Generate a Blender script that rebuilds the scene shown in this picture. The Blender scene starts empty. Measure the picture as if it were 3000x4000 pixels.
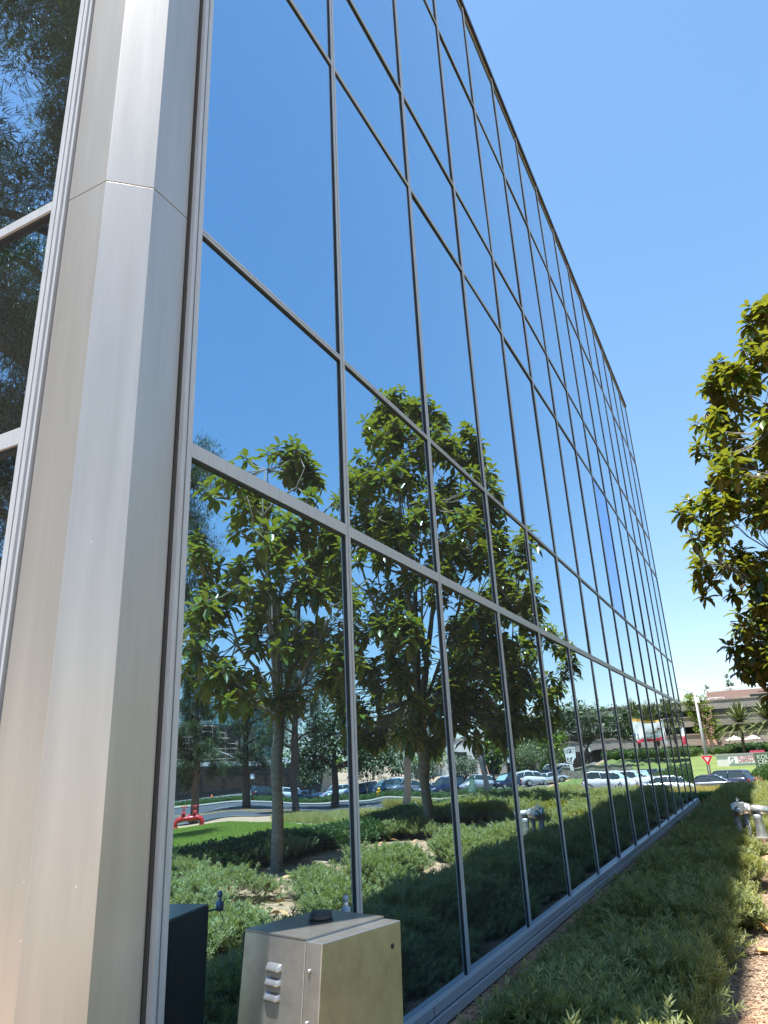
import bpy, math, random
import numpy as np
from mathutils import Vector, Matrix
R = math.radians
C = bpy.context.scene.collection
SC = bpy.context.scene
rng = np.random.default_rng(7)
random.seed(7)

# ------------------------------------------------------------------ camera
cd = bpy.data.cameras.new('camera'); cam = bpy.data.objects.new('camera', cd); C.objects.link(cam)
SC.camera = cam
cd.sensor_fit = 'VERTICAL'; cd.sensor_height = 36.0; cd.lens = 36.0*2751.67/4000
cd.clip_start = 0.05; cd.clip_end = 5000
CR = Vector((0.88874781, 0.45592827, -0.04750516)); CU = Vector((0.19454466, -0.28131869, 0.93968727)); CF = Vector((-0.4150659, 0.84438688, 0.33871978))
cam.matrix_world = Matrix(((CR.x, CU.x, -CF.x, 2.1319), (CR.y, CU.y, -CF.y, 0.0), (CR.z, CU.z, -CF.z, 1.5330), (0, 0, 0, 1)))

# ------------------------------------------------------------------ sky and sun
SUN = Vector((-0.123, -0.18, 1.0)).normalized()
w = bpy.data.worlds.new('World'); SC.world = w; w.use_nodes = True
nt = w.node_tree; bg = nt.nodes['Background']
sky = nt.nodes.new('ShaderNodeTexSky'); sky.sky_type = 'NISHITA'; sky.sun_disc = False
sky.sun_elevation = math.asin(SUN.z); sky.sun_rotation = math.atan2(SUN.x, SUN.y)
sky.air_density = 1.0; sky.dust_density = 0.3; sky.ozone_density = 2.0; sky.altitude = 0
gm = nt.nodes.new('ShaderNodeGamma'); gm.inputs[1].default_value = 0.53
hs = nt.nodes.new('ShaderNodeHueSaturation'); hs.inputs['Saturation'].default_value = 1.62
nt.links.new(sky.outputs[0], gm.inputs[0]); nt.links.new(gm.outputs[0], hs.inputs['Color']); nt.links.new(hs.outputs[0], bg.inputs[0]); bg.inputs[1].default_value = 0.15
ld = bpy.data.lights.new('sun', 'SUN'); ld.energy = 4.3; ld.angle = R(0.55); ld.color = (1.0, 0.955, 0.88)
lo = bpy.data.objects.new('sun', ld); C.objects.link(lo); lo.rotation_euler = SUN.to_track_quat('Z', 'Y').to_euler()
SC.view_settings.view_transform = 'Standard'; SC.view_settings.look = 'None'; SC.view_settings.exposure = 1.76; SC.view_settings.gamma = 1
SC.render.engine = 'CYCLES'
try:
    SC.cycles.max_bounces = 8; SC.cycles.transparent_max_bounces = 8; SC.cycles.caustics_reflective = False
except Exception: pass

# ------------------------------------------------------------------ materials
def mat(name, col, rough=0.7, metal=0.0, var=0.0, scale=4.0, spec=0.5, bump=0.0, bscale=40.0, col2=None, detail=4, transl=0.0, stretch=None, emit=None):
    m = bpy.data.materials.new(name); m.use_nodes = True; n = m.node_tree; p = n.nodes['Principled BSDF']
    p.inputs['Base Color'].default_value = (*col, 1); p.inputs['Roughness'].default_value = rough; p.inputs['Metallic'].default_value = metal
    p.inputs['Specular IOR Level'].default_value = spec
    tc = n.nodes.new('ShaderNodeTexCoord')
    def coords():
        if stretch:
            mp = n.nodes.new('ShaderNodeMapping'); mp.inputs['Scale'].default_value = stretch
            n.links.new(tc.outputs['Object'], mp.inputs[0]); return mp.outputs[0]
        return tc.outputs['Object']
    colsock = None
    if var or col2:
        nz = n.nodes.new('ShaderNodeTexNoise'); nz.inputs['Scale'].default_value = scale; nz.inputs['Detail'].default_value = detail; nz.inputs['Roughness'].default_value = 0.65
        n.links.new(coords(), nz.inputs['Vector'])
        rp = n.nodes.new('ShaderNodeValToRGB'); rp.color_ramp.elements[0].position = 0.32; rp.color_ramp.elements[1].position = 0.68
        a = col if col2 else tuple(c*(1-var) for c in col); b = col2 if col2 else tuple(min(1, c*(1+var)) for c in col)
        rp.color_ramp.elements[0].color = (*a, 1); rp.color_ramp.elements[1].color = (*b, 1)
        n.links.new(nz.outputs[0], rp.inputs[0]); n.links.new(rp.outputs[0], p.inputs['Base Color']); colsock = rp.outputs[0]
    if bump:
        nb = n.nodes.new('ShaderNodeTexNoise'); nb.inputs['Scale'].default_value = bscale; nb.inputs['Detail'].default_value = 3
        n.links.new(coords(), nb.inputs['Vector'])
        bp = n.nodes.new('ShaderNodeBump'); bp.inputs['Strength'].default_value = bump; bp.inputs['Distance'].default_value = 0.02
        n.links.new(nb.outputs[0], bp.inputs['Height']); n.links.new(bp.outputs[0], p.inputs['Normal'])
    if transl:
        tb = n.nodes.new('ShaderNodeBsdfTranslucent'); mx = n.nodes.new('ShaderNodeMixShader'); mx.inputs[0].default_value = transl
        if colsock: n.links.new(colsock, tb.inputs[0])
        else: tb.inputs[0].default_value = (*[min(1, c*1.6) for c in col], 1)
        out = n.nodes['Material Output']
        n.links.new(p.outputs[0], mx.inputs[1]); n.links.new(tb.outputs[0], mx.inputs[2]); n.links.new(mx.outputs[0], out.inputs[0])
    return m

def leaf_mat(name, top, top2, under, rough=0.28, scale=3.0, transl=0.2, tcol=(0.35, 0.42, 0.03)):
    """two-sided leaf: glossy upper face, matt rusty lower face, per-leaf colour from a vertex attribute"""
    m = bpy.data.materials.new(name); m.use_nodes = True; n = m.node_tree; p = n.nodes['Principled BSDF']
    at = n.nodes.new('ShaderNodeAttribute'); at.attribute_name = 'vary'
    rp = n.nodes.new('ShaderNodeValToRGB'); e = rp.color_ramp.elements
    e[0].color = (*top, 1); e[0].position = 0.0; e[1].color = (*top2, 1); e[1].position = 0.93
    x = e.new(0.985); x.color = (0.30, 0.13, 0.03, 1)
    n.links.new(at.outputs['Fac'], rp.inputs[0])
    geo = n.nodes.new('ShaderNodeNewGeometry')
    mx = n.nodes.new('ShaderNodeMix'); mx.data_type = 'RGBA'
    n.links.new(geo.outputs['Backfacing'], mx.inputs['Factor']); n.links.new(rp.outputs[0], mx.inputs['A']); mx.inputs['B'].default_value = (*under, 1)
    n.links.new(mx.outputs['Result'], p.inputs['Base Color'])
    rr = n.nodes.new('ShaderNodeMapRange'); rr.inputs['To Min'].default_value = rough; rr.inputs['To Max'].default_value = 0.75
    n.links.new(geo.outputs['Backfacing'], rr.inputs['Value']); n.links.new(rr.outputs[0], p.inputs['Roughness'])
    p.inputs['Specular IOR Level'].default_value = 0.5
    tb = n.nodes.new('ShaderNodeBsdfTranslucent'); tb.inputs[0].default_value = (*tcol, 1)
    ms = n.nodes.new('ShaderNodeMixShader'); ms.inputs[0].default_value = transl
    n.links.new(p.outputs[0], ms.inputs[1]); n.links.new(tb.outputs[0], ms.inputs[2]); n.links.new(ms.outputs[0], n.nodes['Material Output'].inputs[0])
    return m

def glass_mat(name='mirror_glass', col=(0.40, 0.61, 0.76)):
    """blue mirror-coated facade glass"""
    m = bpy.data.materials.new(name); m.use_nodes = True; n = m.node_tree; p = n.nodes['Principled BSDF']
    p.inputs['Metallic'].default_value = 1.0; p.inputs['Roughness'].default_value = 0.0
    p.inputs['Base Color'].default_value = (*col, 1)
    tc = n.nodes.new('ShaderNodeTexCoord'); mp = n.nodes.new('ShaderNodeMapping'); mp.inputs['Scale'].default_value = (1, 0.8, 1.6)
    n.links.new(tc.outputs['Object'], mp.inputs[0])
    nz = n.nodes.new('ShaderNodeTexNoise'); nz.inputs['Scale'].default_value = 2.2; nz.inputs['Detail'].default_value = 0.6
    n.links.new(mp.outputs[0], nz.inputs['Vector'])
    bp = n.nodes.new('ShaderNodeBump'); bp.inputs['Strength'].default_value = 0.12; bp.inputs['Distance'].default_value = 0.01
    n.links.new(nz.outputs[0], bp.inputs['Height']); n.links.new(bp.outputs[0], p.inputs['Normal'])
    # faint film of dust on the surface
    df = n.nodes.new('ShaderNodeBsdfDiffuse'); df.inputs[0].default_value = (0.55, 0.56, 0.55, 1)
    nd = n.nodes.new('ShaderNodeTexNoise'); nd.inputs['Scale'].default_value = 90; nd.inputs['Detail'].default_value = 3
    n.links.new(tc.outputs['Object'], nd.inputs['Vector'])
    rp = n.nodes.new('ShaderNodeMapRange'); rp.inputs['From Min'].default_value = 0.35; rp.inputs['From Max'].default_value = 0.8; rp.inputs['To Min'].default_value = 0.012; rp.inputs['To Max'].default_value = 0.07
    n.links.new(nd.outputs[0], rp.inputs[0])
    ms = n.nodes.new('ShaderNodeMixShader'); n.links.new(rp.outputs[0], ms.inputs[0]); n.links.new(p.outputs[0], ms.inputs[1]); n.links.new(df.outputs[0], ms.inputs[2])
    n.links.new(ms.outputs[0], n.nodes['Material Output'].inputs[0])
    return m

M = {}
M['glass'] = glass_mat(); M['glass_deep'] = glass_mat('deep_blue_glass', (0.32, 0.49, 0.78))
M['alu'] = mat('aluminium', (0.44, 0.475, 0.515), 0.45, 0.15, var=0.12, scale=6, bump=0.03, stretch=(20, 20, 1))
M['alu_dull'] = mat('weathered_aluminium', (0.30, 0.30, 0.29), 0.5, 0.7, var=0.2, scale=9)
M['gasket'] = mat('black_gasket', (0.012, 0.012, 0.013), 0.55)
M['groove'] = mat('dark_groove', (0.05, 0.05, 0.05), 0.8)
M['coping'] = mat('dark_bronze_coping', (0.05, 0.032, 0.025), 0.45, 0.3)
M['core'] = mat('dark_interior', (0.02, 0.02, 0.022), 0.9)

def column_mat():
    m = mat('champagne_panel', (0.47, 0.455, 0.425), 0.40, 0.6, var=0.07, scale=1.6, stretch=(7, 7, 0.5), bump=0.06, bscale=0.9)
    n = m.node_tree; p = n.nodes['Principled BSDF']
    # bird lime flecks and pale scratches
    tc = n.nodes.new('ShaderNodeTexCoord'); vo = n.nodes.new('ShaderNodeTexVoronoi'); vo.inputs['Scale'].default_value = 11
    mp = n.nodes.new('ShaderNodeMapping'); mp.inputs['Scale'].default_value = (1, 1, 0.8); n.links.new(tc.outputs['Object'], mp.inputs[0]); n.links.new(mp.outputs[0], vo.inputs['Vector'])
    lt = n.nodes.new('ShaderNodeMath'); lt.operation = 'LESS_THAN'; lt.inputs[1].default_value = 0.028; n.links.new(vo.outputs['Distance'], lt.inputs[0])
    mx = n.nodes.new('ShaderNodeMix'); mx.data_type = 'RGBA'; src = p.inputs['Base Color'].links[0].from_socket
    n.links.new(lt.outputs[0], mx.inputs['Factor']); n.links.new(src, mx.inputs['A']); mx.inputs['B'].default_value = (0.75, 0.75, 0.74, 1)
    n.links.new(mx.outputs['Result'], p.inputs['Base Color'])
    return m
M['column'] = column_mat()
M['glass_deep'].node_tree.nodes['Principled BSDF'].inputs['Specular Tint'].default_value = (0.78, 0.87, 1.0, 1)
M['steel'] = mat('brushed_steel', (0.37, 0.365, 0.35), 0.28, 0.8, var=0.13, scale=14, detail=6, bump=0.015, bscale=60)
M['steel_shaded'] = M['steel']
M['black_plastic'] = mat('black_plastic', (0.018, 0.018, 0.02), 0.35)
M['rubber'] = mat('rubber', (0.02, 0.02, 0.02), 0.8)
M['pvc'] = mat('grey_blue_pvc', (0.28, 0.36, 0.46), 0.5)
M['mulch'] = mat('mulch_soil', (0.17, 0.085, 0.045), 0.95, col2=(0.60, 0.40, 0.25), scale=9, detail=8, bump=0.9, bscale=55)
M['far_lawn'] = mat('far_lawn_turf', (0.06, 0.095, 0.015), 0.9, col2=(0.12, 0.16, 0.035), scale=0.5, detail=6, bump=0.5, bscale=20)
M['lawn'] = mat('lawn_turf', (0.15, 0.19, 0.03), 0.9, col2=(0.27, 0.31, 0.06), scale=1.3, detail=6, bump=0.6, bscale=60)
M['verge'] = mat('dry_verge', (0.10, 0.14, 0.02), 0.9, col2=(0.30, 0.25, 0.10), scale=0.6, detail=6, bump=0.5, bscale=30)
M['asphalt'] = mat('asphalt', (0.055, 0.057, 0.062), 0.9, var=0.2, scale=1.5, bump=0.2, bscale=80)
M['lot'] = mat('parking_asphalt', (0.12, 0.12, 0.12), 0.9, var=0.2, scale=0.8)
M['concrete'] = mat('concrete', (0.33, 0.30, 0.265), 0.9, var=0.15, scale=2.5, bump=0.2)
M['grey_concrete'] = mat('grey_concrete', (0.25, 0.235, 0.21), 0.9, var=0.16, scale=0.5, detail=7, stretch=(1, 1, 2.5))
M['pale_wall'] = mat('pale_wall', (0.62, 0.60, 0.57), 0.85, var=0.06, scale=0.6)
M['pink_wall'] = mat('pink_stucco', (0.62, 0.40, 0.32), 0.9, var=0.06, scale=0.8)
M['dark_glass'] = mat('dark_window', (0.012, 0.014, 0.018), 0.08, 0.0, var=0.3, scale=0.5)
M['black_wall'] = mat('black_cladding', (0.007, 0.0065, 0.0065), 0.35, var=0.3, scale=0.5)
M['teal_glass'] = mat('teal_glass', (0.13, 0.30, 0.36), 0.22, 0.5, var=0.10, scale=0.05)
M['roof_grey'] = mat('roof_grey', (0.30, 0.30, 0.29), 0.9)
M['white_paint'] = mat('white_paint', (0.78, 0.78, 0.77), 0.5)
M['road_white'] = mat('road_white', (0.7, 0.7, 0.68), 0.8)
M['yellow_paint'] = mat('yellow_paint', (0.75, 0.40, 0.04), 0.7)
M['red_paint'] = mat('red_paint', (0.42, 0.02, 0.02), 0.35, var=0.2, scale=8)
M['sign_red'] = mat('sign_red', (0.60, 0.02, 0.02), 0.45)
M['sign_green'] = mat('sign_green', (0.085, 0.12, 0.075), 0.7, var=0.1)
M['letter_pale'] = mat('letter_pale', (0.55, 0.60, 0.52), 0.6)
M['letter_red'] = mat('letter_red', (0.45, 0.05, 0.10), 0.5)
M['letter_black'] = mat('letter_black', (0.02, 0.02, 0.02), 0.6)
M['pole_steel'] = mat('pole_steel', (0.36, 0.36, 0.35), 0.55, 0.2, var=0.1)
M['pole_concrete'] = mat('speckled_concrete', (0.36, 0.33, 0.29), 0.9, var=0.4, scale=14)
M['dark_metal'] = mat('dark_metal', (0.03, 0.035, 0.04), 0.5, 0.3)
M['rust'] = mat('rusty_scaffold', (0.35, 0.20, 0.12), 0.7, col2=(0.45, 0.40, 0.34), scale=1.2)
M['stone'] = mat('stacked_stone', (0.12, 0.11, 0.09), 0.95, col2=(0.33, 0.30, 0.25), scale=2.5, bump=0.8, bscale=6)
M['canvas'] = mat('canvas', (0.72, 0.68, 0.58), 0.85)
M['silver_valve'] = mat('silver_valve', (0.52, 0.52, 0.50), 0.38, 0.7, var=0.3, scale=14)
M['old_iron'] = mat('old_grey_iron', (0.20, 0.21, 0.22), 0.6, 0.4, col2=(0.33, 0.33, 0.32), scale=16)
M['bark'] = mat('grey_bark', (0.26, 0.22, 0.175), 0.9, var=0.3, scale=9, bump=0.5, bscale=30, stretch=(1, 1, 3))
M['bark_dark'] = mat('dark_bark', (0.09, 0.065, 0.05), 0.95, var=0.35, scale=6, bump=0.6, bscale=20)
M['palm_bark'] = mat('palm_bark', (0.13, 0.095, 0.065), 0.95, var=0.5, scale=5, bump=0.9, bscale=9)
M['magnolia'] = leaf_mat('magnolia_leaf', (0.014, 0.046, 0.015), (0.13, 0.20, 0.03), (0.17, 0.125, 0.035), rough=0.22, transl=0.24, tcol=(0.38, 0.43, 0.03))
M['cover'] = leaf_mat('groundcover_leaf', (0.085, 0.13, 0.06), (0.29, 0.32, 0.12), (0.17, 0.20, 0.10), rough=0.5, transl=0.3, tcol=(0.48, 0.50, 0.09))
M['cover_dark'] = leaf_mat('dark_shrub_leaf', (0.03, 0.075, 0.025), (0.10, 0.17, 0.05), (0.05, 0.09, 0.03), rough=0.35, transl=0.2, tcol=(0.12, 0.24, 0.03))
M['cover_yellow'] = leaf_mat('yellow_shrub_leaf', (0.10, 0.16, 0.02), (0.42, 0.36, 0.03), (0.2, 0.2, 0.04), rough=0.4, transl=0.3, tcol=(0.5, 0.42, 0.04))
M['pine'] = leaf_mat('pine_needles', (0.03, 0.06, 0.018), (0.075, 0.115, 0.03), (0.03, 0.06, 0.02), rough=0.5, transl=0.12, tcol=(0.12, 0.18, 0.03))
M['olive'] = leaf_mat('olive_leaves', (0.06, 0.085, 0.04), (0.15, 0.18, 0.09), (0.16, 0.18, 0.11), rough=0.5, transl=0.15, tcol=(0.16, 0.2, 0.07))
M['ficus'] = leaf_mat('bright_leaves', (0.05, 0.11, 0.015), (0.17, 0.26, 0.02), (0.1, 0.15, 0.03), rough=0.4, transl=0.25, tcol=(0.3, 0.4, 0.03))
M['frond'] = leaf_mat('palm_frond', (0.08, 0.12, 0.04), (0.20, 0.22, 0.09), (0.12, 0.14, 0.06), rough=0.45, transl=0.15, tcol=(0.2, 0.25, 0.06))
M['golden'] = leaf_mat('golden_grass', (0.12, 0.17, 0.03), (0.42, 0.36, 0.12), (0.3, 0.28, 0.1), rough=0.6, transl=0.3, tcol=(0.45, 0.42, 0.1))
M['blade'] = leaf_mat('lawn_blade', (0.17, 0.24, 0.03), (0.33, 0.39, 0.07), (0.18, 0.24, 0.04), rough=0.5, transl=0.3, tcol=(0.38, 0.48, 0.05))
M['flax'] = leaf_mat('variegated_flax', (0.30, 0.26, 0.14), (0.50, 0.32, 0.22), (0.35, 0.28, 0.18), rough=0.5, transl=0.2, tcol=(0.5, 0.3, 0.15))
M['litter'] = leaf_mat('dry_leaf', (0.36, 0.16, 0.06), (0.62, 0.34, 0.15), (0.34, 0.14, 0.05), rough=0.6, transl=0.05)
M['chips'] = leaf_mat('mulch_chip', (0.14, 0.085, 0.055), (0.50, 0.38, 0.27), (0.3, 0.2, 0.13), rough=0.9, transl=0.0)
M['cone'] = mat('traffic_orange', (0.85, 0.12, 0.02), 0.5)
CARCOL = dict(white=(0.50, 0.51, 0.53), blue=(0.012, 0.022, 0.06), black=(0.012, 0.013, 0.017), silver=(0.42, 0.44, 0.47), grey=(0.14, 0.16, 0.19), teal=(0.04, 0.09, 0.14), navy=(0.01, 0.016, 0.05))
for k, v in CARCOL.items():
    M['car_'+k] = mat('car_paint_'+k, v, 0.22, 0.35 if k in ('silver', 'grey', 'blue', 'teal') else 0.0)
    p = M['car_'+k].node_tree.nodes['Principled BSDF']; p.inputs['Coat Weight'].default_value = 0.8; p.inputs['Coat Roughness'].default_value = 0.04
M['car_glass'] = mat('car_glass', (0.03, 0.045, 0.05), 0.05)
M['sunshade'] = mat('pale_windscreen', (0.22, 0.34, 0.33), 0.08)
M['tail'] = mat('tail_lamp', (0.5, 0.01, 0.01), 0.2)
M['lamp'] = mat('head_lamp', (0.7, 0.7, 0.7), 0.1, 0.5)
M['rim'] = mat('wheel_rim', (0.45, 0.45, 0.46), 0.3, 0.8)
M['flag_white'] = mat('flag_white', (0.75, 0.75, 0.74), 0.8, transl=0.2)
M['flag_red'] = mat('flag_red', (0.55, 0.03, 0.06), 0.8)
M['flag_blue'] = mat('flag_blue', (0.03, 0.12, 0.55), 0.8)
M['flag_orange'] = mat('flag_orange', (0.80, 0.42, 0.08), 0.8)
M['flag_brown'] = mat('flag_brown', (0.20, 0.12, 0.06), 0.8)

# ------------------------------------------------------------------ mesh helpers
class MB:
    def __init__(s): s.v = []; s.f = []; s.m = []; s.mats = []; s.smooth = []
    def mi(s, m):
        m = M[m] if isinstance(m, str) else m
        if m not in s.mats: s.mats.append(m)
        return s.mats.index(m)
    def add(s, vs, fs, m, smooth=False):
        b = len(s.v); k = s.mi(m)
        s.v += [tuple(v) for v in vs]
        for f in fs: s.f.append(tuple(b+i for i in f)); s.m.append(k); s.smooth.append(smooth)
    def box(s, a, b, m, rz=0.0, piv=None):
        (x0, y0, z0), (x1, y1, z1) = a, b
        vs = [(x0, y0, z0), (x1, y0, z0), (x1, y1, z0), (x0, y1, z0), (x0, y0, z1), (x1, y0, z1), (x1, y1, z1), (x0, y1, z1)]
        if rz:
            px, py = piv if piv else ((x0+x1)/2, (y0+y1)/2); c, sn = math.cos(rz), math.sin(rz)
            vs = [(px+(x-px)*c-(y-py)*sn, py+(x-px)*sn+(y-py)*c, z) for x, y, z in vs]
        s.add(vs, [(0, 3, 2, 1), (4, 5, 6, 7), (0, 1, 5, 4), (1, 2, 6, 5), (2, 3, 7, 6), (3, 0, 4, 7)], m)
    def prism(s, poly, z0, z1, m):
        n = len(poly); vs = [(x, y, z0) for x, y in poly]+[(x, y, z1) for x, y in poly]
        fs = [tuple(range(n-1, -1, -1)), tuple(range(n, 2*n))]+[(i, (i+1) % n, n+(i+1) % n, n+i) for i in range(n)]
        s.add(vs, fs, m)
    def tube(s, pts, rad, m, seg=10, cap=True, smooth=True):
        pts = [Vector(p) for p in pts]; n = len(pts)
        if not hasattr(rad, '__len__'): rad = [rad]*n
        vs = []; up = None
        for i, p in enumerate(pts):
            t = (pts[min(i+1, n-1)]-pts[max(i-1, 0)]).normalized()
            if up is None: up = Vector((0, 0, 1)) if abs(t.z) < 0.9 else Vector((1, 0, 0))
            a = t.cross(up).normalized(); b = a.cross(t).normalized(); up = b
            for k in range(seg):
                an = 2*math.pi*k/seg; vs.append(p+(a*math.cos(an)+b*math.sin(an))*rad[i])
        fs = [(i*seg+k, i*seg+(k+1) % seg, (i+1)*seg+(k+1) % seg, (i+1)*seg+k) for i in range(n-1) for k in range(seg)]
        fs = [f[::-1] for f in fs]
        if cap: fs += [tuple(range(seg)), tuple(range((n-1)*seg, n*seg))[::-1]]
        s.add(vs, fs, m, smooth)
    def build(s, name, parent=None, loc=None, rz=0, bevel=0):
        me = bpy.data.meshes.new(name); me.from_pydata(s.v, [], s.f)
        for m in s.mats: me.materials.append(m)
        me.polygons.foreach_set('material_index', s.m); me.polygons.foreach_set('use_smooth', s.smooth); me.update()
        o = bpy.data.objects.new(name, me); C.objects.link(o)
        if parent: o.parent = parent
        if loc: o.location = loc
        if rz: o.rotation_euler = (0, 0, rz)
        if bevel:
            b = o.modifiers.new('bevel', 'BEVEL'); b.width = bevel; b.segments = 2; b.limit_method = 'ANGLE'
        return o

def np_mesh(name, V, F, vary, material, parent=None, smooth=False, extra=None):
    """fast mesh from numpy: V (n,3), F (m,k) all faces with k corners, vary (n,) vertex attribute"""
    me = bpy.data.meshes.new(name); k = F.shape[1]
    me.vertices.add(len(V)); me.vertices.foreach_set('co', V.astype(np.float32).ravel())
    me.loops.add(F.size); me.loops.foreach_set('vertex_index', F.astype(np.int32).ravel())
    me.polygons.add(len(F)); me.polygons.foreach_set('loop_start', np.arange(0, F.size, k, dtype=np.int32)); 
    try: me.polygons.foreach_set('loop_total', np.full(len(F), k, dtype=np.int32))
    except Exception: pass
    me.update(calc_edges=True); me.validate()
    a = me.attributes.new('vary', 'FLOAT', 'POINT'); a.data.foreach_set('value', vary.astype(np.float32))
    me.materials.append(M[material] if isinstance(material, str) else material)
    if smooth: me.polygons.foreach_set('use_smooth', np.ones(len(F), dtype=bool))
    o = bpy.data.objects.new(name, me)
    if parent != 'nolink': C.objects.link(o)
    if parent and parent != 'nolink': o.parent = parent
    return o

def tag(o, label, cat=None, group=None, kind=None):
    if label: o['label'] = label
    if cat: o['category'] = cat
    if group: o['group'] = group
    if kind: o['kind'] = kind
    return o
def thing(name, label, cat, loc=(0, 0, 0), rz=0, group=None):
    o = bpy.data.objects.new(name, None); C.objects.link(o); o.location = loc; o.rotation_euler = (0, 0, rz); o.empty_display_size = 0.2
    return tag(o, label, cat, group)
def copy_tree(o, parent=None):
    c = o.copy(); C.objects.link(c)
    if parent: c.parent = parent
    for ch in list(o.children): copy_tree(ch, c)
    return c

def sm(a, b, x):
    t = np.clip((np.asarray(x, float)-a)/(b-a), 0, 1); return t*t*(3-2*t)
def th(x, y):
    """terrain height"""
    x = np.asarray(x, float); y = np.asarray(y, float)
    d = np.hypot(0.046*np.maximum(x-5, 0), 0.045*np.maximum(y-25, 0))
    zmin = -2.08+0.0*x
    z = -np.minimum(d, -zmin)
    z = z+3.1*sm(84, 155, y)*(1-sm(22, 36, x))
    z = z+0.18*sm(2.2, 4.5, x)*(1-sm(9, 14, x))*(1-sm(22, 26, y))
    return z
def tz(x, y): return float(th(x, y))

# ------------------------------------------------------------------ ground
def grid_sheet(name, xs, ys, off, material, keep=None, mapf=None):
    X, Y = np.meshgrid(xs, ys, indexing='ij')
    if mapf: X, Y = mapf(X, Y)
    Z = th(X, Y)+off
    n, m = len(xs), len(ys); V = np.stack([X, Y, Z], -1).reshape(-1, 3)
    idx = np.arange(n*m).reshape(n, m)
    F = np.stack([idx[:-1, :-1], idx[1:, :-1], idx[1:, 1:], idx[:-1, 1:]], -1).reshape(-1, 4)
    if keep is not None:
        cx = V[F].mean(1); F = F[keep(cx[:, 0], cx[:, 1])]
    o = np_mesh(name, V, F, np.zeros(len(V)), material, smooth=True)
    return tag(o, None, kind='structure')
def axis(a, b, near0, near1, step, far):
    l = list(np.arange(near0, near1+1e-6, step)); s = step; v = near1
    while v < b: s *= 1.35; v += s; l.append(v)
    s = step; v = near0; pre = []
    while v > a: s *= 1.35; v -= s; pre.append(v)
    return np.array(pre[::-1]+l)
grid_sheet('ground', axis(-2500, 2500, -40, 130, 1.0, 0), axis(-2500, 2500, -20, 180, 1.0, 0), 0.0, 'mulch')

def quad_sheet(name, p00, p10, p11, p01, off, material, step=1.0, edge=None):
    """bilinear patch draped on the terrain, optional wavy edges"""
    p = [np.array(q, float) for q in (p00, p10, p11, p01)]
    nu = max(2, int(max(np.linalg.norm(p[1]-p[0]), np.linalg.norm(p[2]-p[3]))/step)+1)
    nv = max(2, int(max(np.linalg.norm(p[3]-p[0]), np.linalg.norm(p[2]-p[1]))/step)+1)
    def mf(U, W):
        P = (1-U)[..., None]*(1-W)[..., None]*p[0]+U[..., None]*(1-W)[..., None]*p[1]+U[..., None]*W[..., None]*p[2]+(1-U)[..., None]*W[..., None]*p[3]
        return P[..., 0], P[..., 1]
    return grid_sheet(name, np.linspace(0, 1, nu), np.linspace(0, 1, nv), off, material, mapf=mf)

# lawn in front of the magnolias (seen in the glass), path, road, lots
quad_sheet('lawn', (6.5, 4.0), (40, 4.0), (31, 38), (8.2, 20.5), 0.05, 'lawn')
quad_sheet('path', (8.3, 20.5), (18.0, 26.9), (17.6, 27.9), (7.9, 21.5), 0.06, 'concrete', step=0.5)
quad_sheet('road', (-60, 59), (130, 44), (130, 76), (-60, 77), 0.04, 'asphalt', step=2)
quad_sheet('kerb', (-60, 58.6), (130, 43.6), (130, 44), (-60, 59), 0.10, 'grey_concrete', step=2)
quad_sheet('pavement', (-60, 77), (130, 76), (130, 79.5), (-60, 79.5), 0.12, 'grey_concrete', step=2)
quad_sheet('sidewalk', (-40, 55.4), (45, 48.8), (45, 50.2), (-40, 56.9), 0.08, 'grey_concrete', step=1)
quad_sheet('parking_lot', (24, 84), (130, 84), (130, 150), (24, 150), 0.04, 'lot', step=2)
quad_sheet('verge', (24, 79.5), (130, 79.5), (130, 84), (24, 84), 0.10, 'verge', step=1.5)
quad_sheet('far_lawn', (-70, 82), (23, 82), (23, 150), (-70, 150), 0.05, 'far_lawn', step=2)
quad_sheet('walkway', (-40, -30), (30, -30), (30, -1.0), (-40, -1.0), 0.03, 'concrete', step=4)  # out-of-view concrete sheet added to cut warm mulch bounce on the column
# painted lines on the road
def line(name, x0, x1, f, wdt, m, off=0.052):
    o = quad_sheet(name, (x0, f(x0)-wdt/2), (x1, f(x1)-wdt/2), (x1, f(x1)+wdt/2), (x0, f(x0)+wdt/2), off, m, step=1.5); return o
cl = lambda x: 68.0-(x+60)*(68.0-60.0)/190
line('yellow_line', 20, 128, lambda x: cl(x)-0.9, 0.28, 'yellow_paint'); line('yellow_line', 20, 128, lambda x: cl(x)-3.0, 0.28, 'yellow_paint')
for x in range(24, 120, 9): line('lane_dash', x, x+3, lambda q: cl(q)+4.2, 0.16, 'road_white')

# ------------------------------------------------------------------ the mirror-glass office building
W = 1.524; Y0 = 2.2572; LV = [0.12, 2.977, 4.2553, 7.1259, 8.436, 11.3287, 13.7129]; NB = 15; YE = Y0+NB*W
B = thing('office_building', 'long blue mirror-glass office block with silver mullions filling the left of the view', 'building')
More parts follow.
